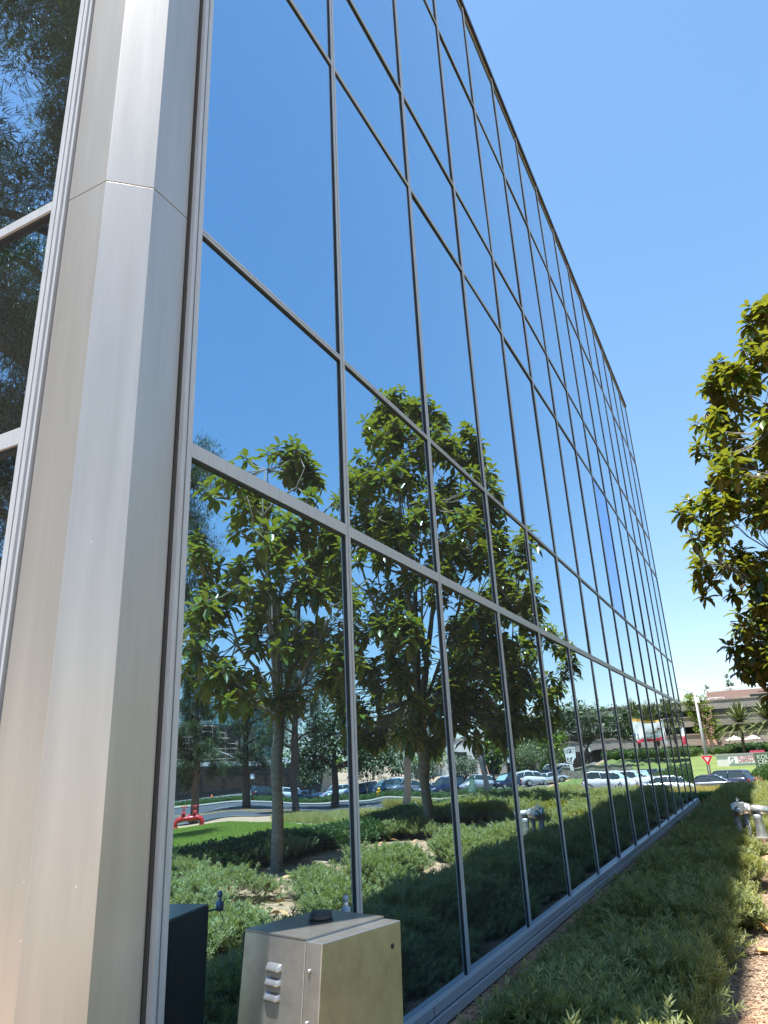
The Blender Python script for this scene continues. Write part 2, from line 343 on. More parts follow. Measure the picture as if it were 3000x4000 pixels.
# core set back behind the glass
k = MB(); k.box((-30, 1.93, -0.3), (-0.05, YE-0.02, 13.57), 'core'); k.build('core_wall', B)
k = MB(); k.box((-30.2, 1.88, 13.57), (0.0, YE+0.02, 13.59), 'roof_grey'); k.build('roof', B)
k = MB(); k.box((-30, YE-0.02, -0.3), (-0.03, YE+0.0, 13.57), 'dark_glass'); k.build('end_wall', B)
k = MB(); k.box((-0.3, 1.835, 13.65), (0.035, YE+0.04, 13.74), 'coping'); k.box((-20, 1.775, 13.651), (-0.302, 1.835, 13.739), 'coping'); k.build('coping', B)
prng = random.Random(3)
for j in range(6):
    for i in range(NB):
        z0, z1 = LV[j], LV[j+1]; y0, y1 = Y0+i*W, Y0+(i+1)*W
        k = MB(); hy, hz = (y1-y0)/2, (z1-z0)/2
        k.add([(0, -hy, -hz), (0, hy, -hz), (0, hy, hz), (0, -hy, hz), (-0.008, -hy, -hz), (-0.008, hy, -hz), (-0.008, hy, hz), (-0.008, -hy, hz)],
              [(0, 1, 2, 3), (4, 7, 6, 5), (0, 4, 5, 1), (1, 5, 6, 2), (2, 6, 7, 3), (3, 7, 4, 0)], 'glass')
        o = k.build('window_pane', B, loc=(-0.0105, (y0+y1)/2, (z0+z1)/2))
        tl = 0.003
        o.rotation_euler = (0, prng.uniform(-tl, tl), prng.uniform(-tl, tl)*0.6)
        if (i, j) == (8, 2): o.data.materials[0] = M['glass_deep']; tag(o, 'deeper blue pane')  # this one pane takes a deeper blue glass tint
# verticals: each mullion is an aluminium cap with a groove over a black gasket
def mullion(y, z0=0.12, z1=13.67, wd=0.056):
    k = MB(); k.box((-0.026, y-wd/2+0.003, z0), (0.0012, y+wd/2-0.006, z1), 'gasket')
    for a, b in ((-wd/2, -0.0046), (0.0046, wd/2)): k.box((0.0015, y+a, z0), (0.0075, y+b, z1), 'alu')
    k.box((0.0013, y-0.0045, z0), (0.0035, y+0.0045, z1), 'groove')
    return k
for i in range(1, NB+1): mullion(Y0+i*W, wd=0.056 if i < NB else 0.06).build('mullion', B)
for j in range(1, 6):
    z = LV[j]; h = 0.072 if j == 1 else 0.036
    for i in range(NB):
        y0 = Y0+i*W+(0.0285 if i else 0.03); y1 = Y0+(i+1)*W-0.0285
        k = MB(); k.box((-0.026, y0, z-h/2-0.012), (0.001, y1, z+h/2-0.004), 'gasket')
        if j == 1: k.box((0.0012, y0, z-h/2), (0.0068, y1, z+h/2), 'alu')
        else:
            k.box((0.0012, y0, z-h/2), (0.0068, y1, z-0.003), 'alu'); k.box((0.0012, y0, z+0.003), (0.0068, y1, z+h/2), 'alu'); k.box((0.0011, y0, z-0.003), (0.003, y1, z+0.003), 'groove')
        if i == 0: base = None
        if i == 0: acc = MB()
        b0 = len(acc.v); acc.v += k.v
        for f, mi_ in zip(k.f, k.m):
            acc.f.append(tuple(b0+q for q in f)); acc.m.append(acc.mi(k.mats[mi_])); acc.smooth.append(False)
    acc.build('transom', B)
k = MB()
k.box((-0.02, Y0, 0.09), (0.04, YE+0.03, 0.145), 'alu'); k.box((-0.02, Y0, 0.078), (0.03, YE+0.03, 0.09), 'groove'); k.box((-0.02, Y0, 0.02), (0.055, YE+0.03, 0.078), 'alu'); k.box((-0.02, Y0, -0.012), (0.035, YE+0.03, 0.02), 'groove')
for y in (4.6, 9.2, 13.8, 18.3, 22.9): k.box((0.0403, y-0.004, 0.09), (0.0408, y+0.004, 0.145), 'groove'); k.box((0.0553, y-0.004, 0.02), (0.0558, y+0.004, 0.078), 'groove')
k.build('base_sill', B)
k = MB(); k.box((-0.4, 1.9, -0.6), (0.075, YE+0.1, -0.012), 'grey_concrete'); k.build('footing', B)
# corner column: three folded panels, jointed at the floor lines, frames on both sides
pa, pb, pc, pd = (0.0, 2.1965), (0.0, 1.9600), (-0.163, 1.8120), (-0.418, 1.8120)
colz = [-0.02, 4.255, 8.436, 13.65]
for a, b in zip(colz[:-1], colz[1:]):
    k = MB(); k.prism([pa, (-0.5, 2.1965), (-0.5, 1.8270), pd, pc, pb][::1][:0] or [pd, pc, pb, pa, (-0.42, 2.1965)], a+0.003, b-0.003, 'column'); k.build('corner_panel', B, bevel=0.0012)
k = MB(); k.prism([(-0.41, 1.8200), (-0.166, 1.8200), (-0.008, 1.9650), (-0.008, 2.1915), (-0.41, 2.1915)], 0, 13.57, 'groove'); k.build('column_core', B)
# double frame beside the column on the long side
k = MB(); z0, z1 = 0.05, 13.65
k.box((-0.03, 2.2015, z0), (0.010, 2.2135, z1), 'groove'); k.box((-0.03, 2.2135, z0), (0.034, 2.2335, z1), 'alu'); k.box((-0.03, 2.2335, z0), (0.020, 2.2535, z1), 'alu')
k.box((-0.03, 2.2535, z0), (0.012, 2.2575, z1), 'groove'); k.box((-0.03, 2.2575, z0), (0.024, 2.2895, z1), 'alu'); k.build('corner_frame', B)
# short side: frame, transoms and panes facing the sun
k = MB()
k.box((-0.432, 1.8290, z0), (-0.420, 2.0770, z1), 'groove'); k.box((-0.452, 1.8020, z0), (-0.432, 2.0770, z1), 'alu'); k.box((-0.476, 1.7920, z0), (-0.452, 2.0770, z1), 'alu'); k.box((-0.480, 1.8020, z0), (-0.476, 2.0770, z1), 'groove'); k.box((-0.512, 1.7890, z0), (-0.480, 2.0770, z1), 'alu')
k.build('corner_frame', B)
for i in range(4):
    x1 = -0.512-i*W; x0 = x1-W
    for j in range(6):
        if i > 1 and j > 3: continue
        k = MB(); k.add([(x0+0.0, 0, LV[j]), (x1, 0, LV[j]), (x1, 0, LV[j+1]), (x0, 0, LV[j+1])], [(0, 1, 2, 3)], 'glass')
        k.add([(x0, 0.01, LV[j]), (x1, 0.01, LV[j]), (x1, 0.01, LV[j+1]), (x0, 0.01, LV[j+1])], [(3, 2, 1, 0)], 'glass')
        if i < 2 and j < 5 and i*6+j < 9: k.build('window_pane', B, loc=(0, 1.8220, 0))
        else:
            k.build('side_glazing', B, loc=(0, 1.8220, 0))
for j in range(0, 6):
    z = LV[j]; h = 0.08 if j == 1 else 0.055
    k = MB(); k.box((-6.6, 1.8050, z-h/2-0.02), (-0.5125, 1.8370, z+h/2-0.005), 'gasket'); k.box((-6.6, 1.7920, z-h/2), (-0.5125, 1.8045, z+h/2), 'alu'); k.build('transom', B)
for i in range(1, 5):
    x = -0.512-i*W; k = MB(); k.box((x-0.029, 1.7820, 0.05), (x+0.029, 1.8170, 13.62), 'alu'); k.build('mullion', B)
k = MB(); k.box((-30, 1.8270, -0.3), (-0.512-4*W, 1.9270, 13.57), 'dark_glass'); k.build('side_wall', B)
k = MB(); k.box((-30, 1.7770, -0.2), (-0.42, 1.8670, 0.09), 'grey_concrete'); k.build('side_footing', B)

# ------------------------------------------------------------------ steel control cabinet beside the column
A_ = thing('utility_cabinet', 'brushed steel utility cabinet with louvred side and black cap, standing beside the corner column', 'cabinet', (0.466, 2.668, 0.0), R(-13.5))
w2 = 0.213; H = 0.966
k = MB(); k.box((-w2, -w2, -0.05), (w2-0.085, w2, H-0.006), 'steel'); k.build('body', A_, bevel=0.003)
k = MB(); k.box((w2-0.081, -w2-0.003, -0.05), (w2, w2+0.003, H-0.008), 'steel'); k.build('door', A_, bevel=0.003)
k = MB(); k.box((-w2-0.006, -w2+0.001, -0.05), (-w2-0.0005, w2-0.001, H-0.008), mat('dark_green_back', (0.012, 0.022, 0.014), 0.6)); tag(k.build('back_panel', A_), 'dark green back of the cabinet facing the glass')  # thin sheet, darker and greener than the other cabinet faces
k = MB(); k.box((-w2-0.002, -w2-0.002, H-0.0055), (w2-0.085, w2+0.002, H), 'steel'); k.build('lid', A_)
k = MB(); k.box((w2-0.085, -w2+0.004, 0), (w2-0.081, w2-0.004, H-0.012), 'groove'); k.build('seam', A_)
k = MB()
pr = [(0.0, 0.0), (0.0, 0.012), (0.004, 0.016), (0.015, 0.0165), (0.019, 0.0)]
k.tube([(0, 0, H), (0, 0, H+0.03)], 0.047, 'black_plastic', 28); k.tube([(0, 0, H+0.0), (0, 0, H+0.004)], 0.052, 'black_plastic', 28)
k.tube([(0, 0, H+0.03), (0, 0, H+0.034)], [0.047, 0.040], 'black_plastic', 28)
k.build('cap', A_, loc=(-0.045, 0.03, 0))
for n_, zz in enumerate((0.86, 0.815, 0.77)):
    k = MB(); vs = []; S = 16; T = 10
    for a in range(S+1):
        u = -1+2*a/S
        e = max(0.0, 1-abs(u)**6)
        for b in range(T+1):
            v = b/T; vs.append((u*0.040, -w2-0.0005-0.016*e**0.5*(math.sin(math.pi*v**0.6)**0.8 if 0 < v < 1 else 0), zz+0.031*(v-0.5)*(0.8+0.2*e)))
    fs = [(a*(T+1)+b, (a+1)*(T+1)+b, (a+1)*(T+1)+b+1, a*(T+1)+b+1) for a in range(S) for b in range(T)]
    k.add(vs, fs, 'steel', True); k.build('louvre', A_, loc=(-0.03, 0, 0))
for zz in (0.87, 0.72, 0.5):
    k = MB(); k.tube([(w2-0.055, -w2-0.003, zz), (w2-0.055, -w2-0.008, zz), (w2-0.055, -w2-0.012, zz)], [0.009, 0.008, 0.003], 'steel', 14); k.build('rivet', A_)
k = MB(); k.tube([(w2+0.0005, w2-0.05, 0.88), (w2+0.0025, w2-0.05, 0.88)], 0.009, 'gasket', 14); k.build('keyhole', A_)
for part in A_.children:     # the housing splays out towards its foot
    if part.name.startswith('cap') or part.name.startswith('lid'): continue
    for v in part.data.vertices:
        t_ = (v.co.y+w2)/(2*w2); v.co.y -= (H-v.co.z)*(0.10*(1-t_)+0.03*t_)
# rain sensor clipped to the back of the cabinet
S_ = thing('rain_sensor', 'small grey-blue rain sensor on a bracket at the back of the steel cabinet', 'sensor', (0.344, 3.055, 0))
k = MB(); k.tube([(0, 0, 0.915), (0, 0, 0.95), (0, 0, 0.956)], [0.020, 0.020, 0.012], 'pvc', 14); k.build('body', S_)
k = MB(); k.tube([(0, 0, 0.956), (0, 0, 0.975)], 0.010, 'white_paint', 12); k.tube([(0, 0, 0.975), (0, 0, 0.996), (0, 0, 0.999)], [0.013, 0.013, 0.008], 'pvc', 12); k.build('cap', S_)
k = MB(); k.tube([(0, -0.02, 0.925), (0.02, -0.15, 0.925)], 0.004, 'old_iron', 8); k.build('bracket', S_)
k = MB(); k.tube([(0, 0, 0.915), (-0.02, 0.01, 0.87), (-0.03, -0.04, 0.84), (-0.01, -0.11, 0.83)], 0.002, 'rubber', 6); k.build('cable', S_)

# ------------------------------------------------------------------ leaf geometry
def rot_basis(d, up=None):
    """orthonormal frames for direction arrays d (n,3): returns side, normal"""
    d = d/np.linalg.norm(d, axis=1, keepdims=True)
    if up is None: up = np.tile([0, 0, 1.0], (len(d), 1))
    s = np.cross(d, up); l = np.linalg.norm(s, axis=1, keepdims=True); s = np.where(l < 1e-4, [1.0, 0, 0], s/np.maximum(l, 1e-4))
    nrm = np.cross(s, d); return d, s, nrm
def leaves(P, D, L, Wd, droop=0.25, fold=0.18, seg=True, up=None):
    """ obovate leaves: P base (n,3), D direction, L length, Wd width -> V,F (quads, folded along the midrib)"""
    d, s, nrm = rot_basis(D, up); n = len(P); L = np.asarray(L).reshape(-1, 1)*np.ones((n, 1)); Wd = np.asarray(Wd).reshape(-1, 1)*np.ones((n, 1))
    z = np.array([0, 0, -1.0])
    prof = [(0.0, 0.05, 0), (0.35, 0.85, 0.15), (0.68, 1.0, 0.5), (1.0, 0.08, 1.0)] if seg else [(0.0, 0.15, 0), (0.55, 1.0, 0.4), (1.0, 0.05, 1.0)]
    rows = []
    for t, wf, dr in prof:
        c = P+d*L*t+z*L*droop*dr
        rows.append([c-s*Wd*0.5*wf+nrm*Wd*fold*wf, c, c+s*Wd*0.5*wf+nrm*Wd*fold*wf])
    V = np.stack([v for r_ in rows for v in r_], 1)
    m = len(prof); q = []
    for a in range(m-1):
        for b in range(2): q.append((a*3+b, a*3+b+1, (a+1)*3+b+1, (a+1)*3+b))
    q = np.array(q); F = (np.arange(n)*(3*m))[:, None, None]+q[None]
    return V.reshape(-1, 3), F.reshape(-1, 4), 3*m
def strips(P, D, L, Wd, droop=0.3, up=None):
    """narrow two-quad blades"""
    d, s, nrm = rot_basis(D, up); n = len(P); L = np.asarray(L).reshape(-1, 1)*np.ones((n, 1)); Wd = np.asarray(Wd).reshape(-1, 1)*np.ones((n, 1)); z = np.array([0, 0, -1.0])
    rows = [(0, 0.6, 0), (0.5, 1.0, 0.3), (1.0, 0.08, 1.0)]
    V = []
    for t, wf, dr in rows:
        c = P+d*L*t+z*L*droop*dr; V += [c-s*Wd*0.5*wf, c+s*Wd*0.5*wf]
    V = np.stack(V, 1); q = np.array([(0, 1, 3, 2), (2, 3, 5, 4)]); F = (np.arange(n)*6)[:, None, None]+q[None]
    return V.reshape(-1, 3), F.reshape(-1, 4), 6

def rosettes(tips, dirs, g, per=10, L=0.17, Wd=0.072):
    """whorls of leaves round shoot tips: upper leaves stand up, lower ones hang"""
    n = len(tips); P = []; D = []; vary = []; LL = []
    for kx in range(per):
        a = kx*2.399+g.uniform(0, 0.5, n); up = g.uniform(0.75, 1.15, n)*(0.95-1.75*(kx/(per-1))**1.1)
        ax = dirs/np.linalg.norm(dirs, axis=1, keepdims=True)
        _, s1, s2 = rot_basis(ax)
        rad = s1*np.cos(a)[:, None]+s2*np.sin(a)[:, None]
        dd = rad*(1.0 if kx > 2 else 0.75)+ax*up[:, None]+g.normal(0, 0.13, (n, 3))
        dd[:, 2] -= 0.25*(kx/per)
        P.append(tips-ax*(0.012*kx+0.0)); D.append(dd); LL.append(L*g.uniform(0.72, 1.15, n)*(0.8 if kx < 3 else 1.0))
        vary.append(np.clip(g.normal(0.70 if kx < 4 else 0.22, 0.26, n), 0, 0.93)+(g.uniform(0, 1, n) > 0.985)*0.1)
    P = np.concatenate(P); D = np.concatenate(D); LL = np.concatenate(LL); vary = np.concatenate(vary)
    V, F, c = leaves(P, D, LL, LL*Wd/L, droop=0.22)
    return V, F, np.repeat(np.clip(vary, 0, 1), c)

def magnolia(name, label, base, trunk_h, rt, env, ntip, seed, group, lean=(0, 0), limbs=7, leafL=0.17, low=0):
    """env: list of (z, rx, ry, cx, cy) cross-sections of the crown in world offsets from the base"""
    g = np.random.default_rng(seed)
    T = thing(name, label, 'tree', base, 0, group)
    env = np.array(env, float)
    def envat(z): return [np.interp(z, env[:, 0], env[:, i]) for i in range(1, 5)]
    z0, z1 = env[0, 0], env[-1, 0]
    # tips: shell-biased samples
    zt = g.uniform(z0, z1, ntip*3); rx, ry, cx, cy = envat(zt)
    acc = g.uniform(0, 1, len(zt)) < np.clip((rx*ry)**0.5/np.sqrt(env[:, 1]*env[:, 2]).max(), 0.15, 1)
    zt, rx, ry, cx, cy = [q[acc][:ntip] for q in (zt, rx, ry, cx, cy)]; n = len(zt)
    rr = g.uniform(0, 1, n)**0.42; an = g.uniform(0, 2*math.pi, n)
    tips = np.stack([cx+rx*rr*np.cos(an), cy+ry*rr*np.sin(an), zt], 1)
    # clump the tips a little so that gaps open between sprays
    nc = max(8, n//9); cen = tips[g.choice(n, nc, replace=False)]
    dd = np.linalg.norm(tips[:, None]-cen[None], axis=2); nearest = cen[dd.argmin(1)]
    tips = tips*0.6+nearest*0.4+g.normal(0, 0.05, tips.shape)
    k = MB()
    top = Vector((lean[0], lean[1], trunk_h))
    k.tube([(0, 0, -0.3), (0, 0, 0.03), (lean[0]*0.1, lean[1]*0.1, 0.25), (lean[0]*0.5, lean[1]*0.5, trunk_h*0.5), top], [rt*1.7, rt*1.45, rt*1.08, rt*0.95, rt*1.05], 'bark', 14)
    nodes = []
    for i in range(limbs):
        a = i*2*math.pi/limbs+g.uniform(-0.3, 0.3); f = [0.35, 0.6, 0.85][i % 3] if i else 0.95
        zz = z0+(z1-z0)*f; ex, ey, ecx, ecy = envat(zz); q = 0.75 if i else 0.3
        end = Vector((ecx+ex*q*math.cos(a), ecy+ey*q*math.sin(a), zz*0.98))
        pts = [top-Vector((0, 0, 0.12*(i % 2)))]
        for t in (0.2, 0.4, 0.6, 0.8, 1.0):
            out = t**0.8; zc = t**(1.15 if f < 0.5 else 0.9)
            pts.append(Vector((top.x+(end.x-top.x)*out+g.normal(0, 0.06), top.y+(end.y-top.y)*out+g.normal(0, 0.06), top.z+(end.z-top.z)*zc+g.normal(0, 0.05))))
        r0 = rt*(0.62 if f > 0.7 else 0.42)
        k.tube(pts, [r0*(1-0.17*j) for j in range(6)], 'bark', 8)
        for j in range(1, 6): nodes.append((np.array(pts[j]), r0*(1-0.17*j)))
        # secondary limbs
        for s_ in range(3):
            st = pts[2+s_]; b = a+g.uniform(-1.3, 1.3); ln = g.uniform(0.4, 0.8)*min(ex, 1.4)
            p2 = [st]+[st+Vector((math.cos(b)*ln*t, math.sin(b)*ln*t, ln*t*g.uniform(0.25, 0.9)))+Vector(g.normal(0, 0.04, 3)) for t in (0.4, 0.75, 1.0)]
            k.tube(p2, [r0*0.42, r0*0.34, r0*0.26, r0*0.15], 'bark', 6)
            for j in (1, 2, 3): nodes.append((np.array(p2[j]), r0*0.3))
    N = np.array([q[0] for q in nodes]); dirs = np.zeros_like(tips)
    for i in range(n):
        d2 = ((N-tips[i])**2).sum(1)+np.maximum(0, N[:, 2]-tips[i, 2])**2*2; jn = int(d2.argmin()); p0 = Vector(N[jn]); p3 = Vector(tips[i]); L_ = (p3-p0).length
        if L_ > 1.7: tips[i] = N[jn]+(tips[i]-N[jn])*1.7/L_; p3 = Vector(tips[i]); L_ = 1.7
        mid = p0.lerp(p3, 0.5)+Vector((0, 0, -0.10*L_)); 
        k.tube([p0, mid, p3], [min(0.016, nodes[jn][1]), 0.009, 0.005], 'bark', 4, cap=False)
        v = np.array(p3-mid); v /= max(1e-6, np.linalg.norm(v)); v[2] += 0.9; dirs[i] = v
    k.build('trunk', T)
    V, F, vary = rosettes(tips, dirs, g, per=12, L=leafL, Wd=leafL*0.47)
    np_mesh('crown', V, F, vary, 'magnolia', T, smooth=False)
    return T
GM = 'magnolia trees in the planting bed'
magnolia('magnolia_tree', 'nearest magnolia, open crown on a smooth pale trunk, reflected in the first bays', (4.56, 9.45, 0.06), 2.35, 0.085,
         [(2.4, 0.9, 0.9, 0, 0), (3.2, 1.65, 1.7, 0.2, 0), (4.4, 1.7, 1.7, 0.2, 0.1), (5.6, 1.5, 1.4, 0.2, 0.1), (6.5, 1.15, 1.1, 0.1, 0), (7.0, 0.5, 0.5, 0, 0)], 300, 11, GM, lean=(-0.03, 0.05), limbs=11, leafL=0.25)
magnolia('magnolia_tree', 'tallest magnolia, dense dark crown whose edge hangs into the right of the view', (4.46, 14.9, 0.08), 2.5, 0.12,
         [(1.7, 2.3, 1.5, -0.3, 0), (3.0, 2.8, 1.9, -0.2, 0), (4.4, 2.8, 2.0, -0.15, 0), (6.1, 3.05, 2.2, -0.15, 0), (7.8, 2.35, 1.9, -0.15, 0), (9.2, 1.6, 1.3, -0.1, 0), (10.5, 0.7, 0.6, 0, 0)], 1150, 12, GM, lean=(0.1, 0.05), limbs=11, leafL=0.26)
magnolia('magnolia_tree', 'third magnolia along the bed, round crown beyond the tallest one', (4.39, 20.9, 0.04), 2.4, 0.10,
         [(2.2, 1.3, 1.3, -0.1, 0), (3.2, 2.1, 1.9, -0.2, 0), (4.6, 2.1, 1.9, -0.1, 0), (5.8, 1.6, 1.5, 0, 0), (6.8, 0.6, 0.6, 0, 0)], 470, 13, GM, lean=(0.02, 0.1), limbs=8, leafL=0.25)
# a further magnolia out near the street
magnolia('magnolia_tree', 'distant magnolia by the street kerb with a slanting brown trunk', (18.4, 43.9, tz(18.4, 43.9)), 3.6, 0.24,
         [(3.4, 2.2, 2.2, 0, 0), (4.6, 3.0, 3.0, -0.6, 0), (6.5, 3.0, 3.0, -0.8, 0), (8.5, 1.2, 1.2, -0.8, 0)], 330, 14, GM, lean=(-0.7, 0.0), limbs=7, leafL=0.3)

# ------------------------------------------------------------------ generic far trees
def blob_tree(name, label, base, trunk_h, rt, blobs, nleaf, seed, leafmat, group=None, L=0.35, Wd=0.2, bark='bark_dark', lean=(0, 0), cat='tree', fill=0.5, hang=0.0, trunkname='trunk', branches=True):
    g = np.random.default_rng(seed); T = thing(name, label, cat, base, 0, group)
    k = MB(); tx, ty = lean
    k.tube([(0, 0, -0.4), (0, 0, 0.1), (tx*0.3, ty*0.3, trunk_h*0.4), (tx, ty, trunk_h)], [rt*1.3, rt*1.1, rt*0.9, rt*0.75], bark, 8)
    vol = np.array([b[3]*b[4]*b[5] for b in blobs])**0.66; cnt = (nleaf*vol/vol.sum()).astype(int)
    P = []; D = []
    for b, c in zip(blobs, cnt):
        cen = np.array(b[:3]); rad = np.array(b[3:6])
        if branches:
            k.tube([(tx*0.9, ty*0.9, trunk_h*0.92), tuple((np.array([tx, ty, trunk_h])+cen)/2+g.normal(0, 0.15, 3)), tuple(cen)], [rt*0.5, rt*0.33, rt*0.15], bark, 5)
        ns = max(3, c//14); dirs = g.normal(0, 1, (ns, 3)); dirs /= np.linalg.norm(dirs, axis=1, keepdims=True)
        subs = cen+dirs*rad*(g.uniform(0, 1, (ns, 1))**fill)
        idx = g.integers(0, ns, c); sp = subs[idx]+g.normal(0, 1, (c, 3))*rad.mean()*0.14
        P.append(sp); dd = (sp-cen)/rad+g.normal(0, 0.8, (c, 3)); dd[:, 2] += 0.3-hang; D.append(dd)
    k.build(trunkname, T)
    P = np.concatenate(P); D = np.concatenate(D); n = len(P)
    V, F, c = leaves(P, D, L*g.uniform(0.6, 1.2, n), Wd*g.uniform(0.7, 1.2, n), droop=0.15, seg=False)
    vary = np.clip(g.normal(0.4, 0.28, n)+0.25*np.sin(P[:, 0]*1.7)*np.sin(P[:, 1]*1.3+P[:, 2]*1.9), 0, 0.92)
    np_mesh('crown', V, F, np.repeat(vary, c), leafmat, T)
    return T

def palm(name, label, base, h, seed, group, nf=72, fl=3.6, proto=None):
    g = np.random.default_rng(seed); T = thing(name, label, 'palm tree', base, 0, group)
    k = MB(); zs = np.linspace(-0.3, h, 14)
    rad = [0.24+0.03*(i % 2)+0.22*max(0, (z-h+1.7)/1.7)*(1 if z < h-0.25 else 0.6) for i, z in enumerate(zs)]
    k.tube([(0.02*i, 0.0, z) for i, z in enumerate(zs)], rad, 'palm_bark', 10, smooth=False); k.build('trunk', T)
    P = []; D = []; LL = []
    for i in range(nf):
        a = i*2.399; el = R(85)*(1-(i/nf))**0.9-R(18)*(i/nf); L = fl*g.uniform(0.85, 1.1)
        d0 = np.array([math.cos(a)*math.cos(el), math.sin(a)*math.cos(el), math.sin(el)]); p = np.array([0.26, 0, h-0.1])
        m = 16; pts = []
        for t in np.linspace(0.12, 1, m):
            q = p+d0*L*t; q[2] -= 0.42*L*t**2.2*math.cos(el)**0.7; pts.append(q)
        pts = np.array(pts); tan = np.gradient(pts, axis=0); tan /= np.linalg.norm(tan, axis=1, keepdims=True)
        side = np.cross(tan, [0, 0, 1]); side /= np.linalg.norm(side, axis=1, keepdims=True)+1e-6
        for s_ in (-1, 1):
            for off in (0, 0.5):
                q = pts[1:]*(1-off*0.5)+pts[:-1]*off*0.5
                P.append(q); dd = side[1:]*s_*0.75+tan[1:]*0.75+np.array([0, 0, 0.18]); D.append(dd); LL.append(0.5*np.sin(np.linspace(0.5, 2.9, m-1))+0.08)
        P.append(pts[:-1]); D.append(tan[:-1]); LL.append(np.full(m-1, L/m*1.15))
    P = np.concatenate(P); D = np.concatenate(D); LL = np.concatenate(LL); n = len(P)
    V, F, c = strips(P, D, LL, 0.10, droop=0.15)
    np_mesh('crown', V, F, np.repeat(np.clip(g.normal(0.5, 0.25, n), 0, 0.9), c), 'frond', T)
    return T

# palms in front of the concrete building
GP = 'date palms before the concrete office building'
palm('palm_tree', 'date palm standing behind the white company sign', (-0.9, 133, tz(-0.9, 133)), 4.9, 1, GP, fl=4.0)
palm('palm_tree', 'date palm partly hidden by the magnolia edge at the right border', (3.2, 128, tz(3.2, 128)), 5.2, 2, GP, fl=4.0)
palm('palm_tree', 'leftmost of the palms mirrored in the glass', (15.6, 131, tz(15.6, 131)), 6.4, 3, GP, fl=4.2)
palm('palm_tree', 'second palm from the left in the mirrored row', (13.2, 130, tz(13.2, 130)), 6.0, 4, GP, fl=4.0)
palm('palm_tree', 'mirrored palm rising behind the flags', (10.2, 127, tz(10.2, 127)), 6.6, 5, GP, fl=4.0)
palm('palm_tree', 'mirrored palm nearest the building edge, behind the white flag', (7.6, 128, tz(7.6, 128)), 6.6, 6, GP, fl=4.0)

# pines reflected in the short sunlit side and behind the column
def pine_tree(label, base, h, spread, seed, nleaf, group, crown_from=0.25, lean=(0, 0), L=0.34, rt=0.3):
    g = np.random.default_rng(seed); blobs = []
    for i in range(16):
        t = crown_from+(1-crown_from)*(i+0.5)/16; r_ = spread*(1-0.55*t)*g.uniform(0.6, 1.1); a = i*2.4+g.uniform(-0.4, 0.4)
        blobs.append((lean[0]*t+r_*0.75*math.cos(a), lean[1]*t+r_*0.75*math.sin(a), h*t, r_*0.62, r_*0.62, 0.13*h*0.6))
    T = thing('pine_tree', label, 'tree', base, 0, group)
    k = MB(); pts = [(0, 0, -0.3)]+[(lean[0]*t+0.15*math.sin(t*7), lean[1]*t+0.12*math.cos(t*5), h*t) for t in (0.05, 0.25, 0.5, 0.75, 0.97)]
    k.tube(pts, [rt*1.3, rt*1.1, rt, rt*0.75, rt*0.5, rt*0.15], 'bark_dark', 9)
    P = []; D = []
    for b in blobs:
        cen = np.array(b[:3]); rad = np.array(b[3:6]); t = cen[2]/h-0.06
        k.tube([(lean[0]*t, lean[1]*t, h*t), tuple(np.array([lean[0]*t, lean[1]*t, h*t])*0.45+cen*0.55+g.normal(0, 0.2, 3)), tuple(cen)], [rt*0.42, rt*0.26, rt*0.1], 'bark_dark', 6)
        ns = 26; dirs = g.normal(0, 1, (ns, 3)); dirs /= np.linalg.norm(dirs, axis=1, keepdims=True); subs = cen+dirs*rad*g.uniform(0, 1, (ns, 1))**0.5
        for s_ in subs: k.tube([tuple(cen), tuple((cen+s_)/2+g.normal(0, 0.05, 3)), tuple(s_)], [0.035, 0.025, 0.01], 'bark_dark', 3, cap=False)
        c = nleaf//16; per = c//ns+1
        tipc = np.repeat(subs, per, 0); off = g.normal(0, 1, tipc.shape)*0.16*spread/3.2
        P.append(tipc+off); dd = off*3+g.normal(0, 0.5, tipc.shape); dd[:, 2] += 0.35; D.append(dd)
    k.build('trunk', T)
    P = np.concatenate(P); D = np.concatenate(D); n = len(P)
    # needle sprays: three thin blades each
    P3 = np.repeat(P, 4, 0); D3 = np.repeat(D/np.linalg.norm(D, axis=1, keepdims=True), 4, 0)+g.normal(0, 0.45, (n*4, 3))
    V, F, c = strips(P3, D3, L*g.uniform(0.6, 1.1, n*4), L*0.055, droop=0.1)
    np_mesh('crown', V, F, np.repeat(np.clip(g.normal(0.45, 0.25, n*4), 0, 0.9), c), 'pine', T)
    return T
GPI = 'pines around the site'
pine_tree('big pine beside the short sunlit glass side, seen only in its reflection', (-10.5, -5.8, 0), 24, 6.0, 21, 60000, GPI, 0.12, L=0.3, rt=0.42)
pine_tree('second pine further along the short glass side, seen only in reflection', (-15.0, -8.5, 0), 19, 6.0, 22, 42000, GPI, 0.15, L=0.3, rt=0.3)
pine_tree('tall pine on the lawn whose tip shows beside the silver column frame', (17.9, 21.2, tz(18, 21)), 16.2, 3.6, 23, 15000, GPI, 0.3, L=0.26, rt=0.22)
pine_tree('dark pine in front of the scaffolding', (38.6, 48, tz(38.6, 48)), 12.0, 2.6, 24, 12000, GPI, 0.25, L=0.4)
pine_tree('broad pine before the teal tower', (45.5, 64, tz(45, 64)), 13, 5.2, 25, 10000, GPI, 0.3, L=0.45, rt=0.4)
pine_tree('tall loose pine rising behind the nearest magnolia', (35.6, 58, tz(35.6, 58)), 17.5, 4.2, 26, 12000, GPI, 0.35, L=0.45, rt=0.35)
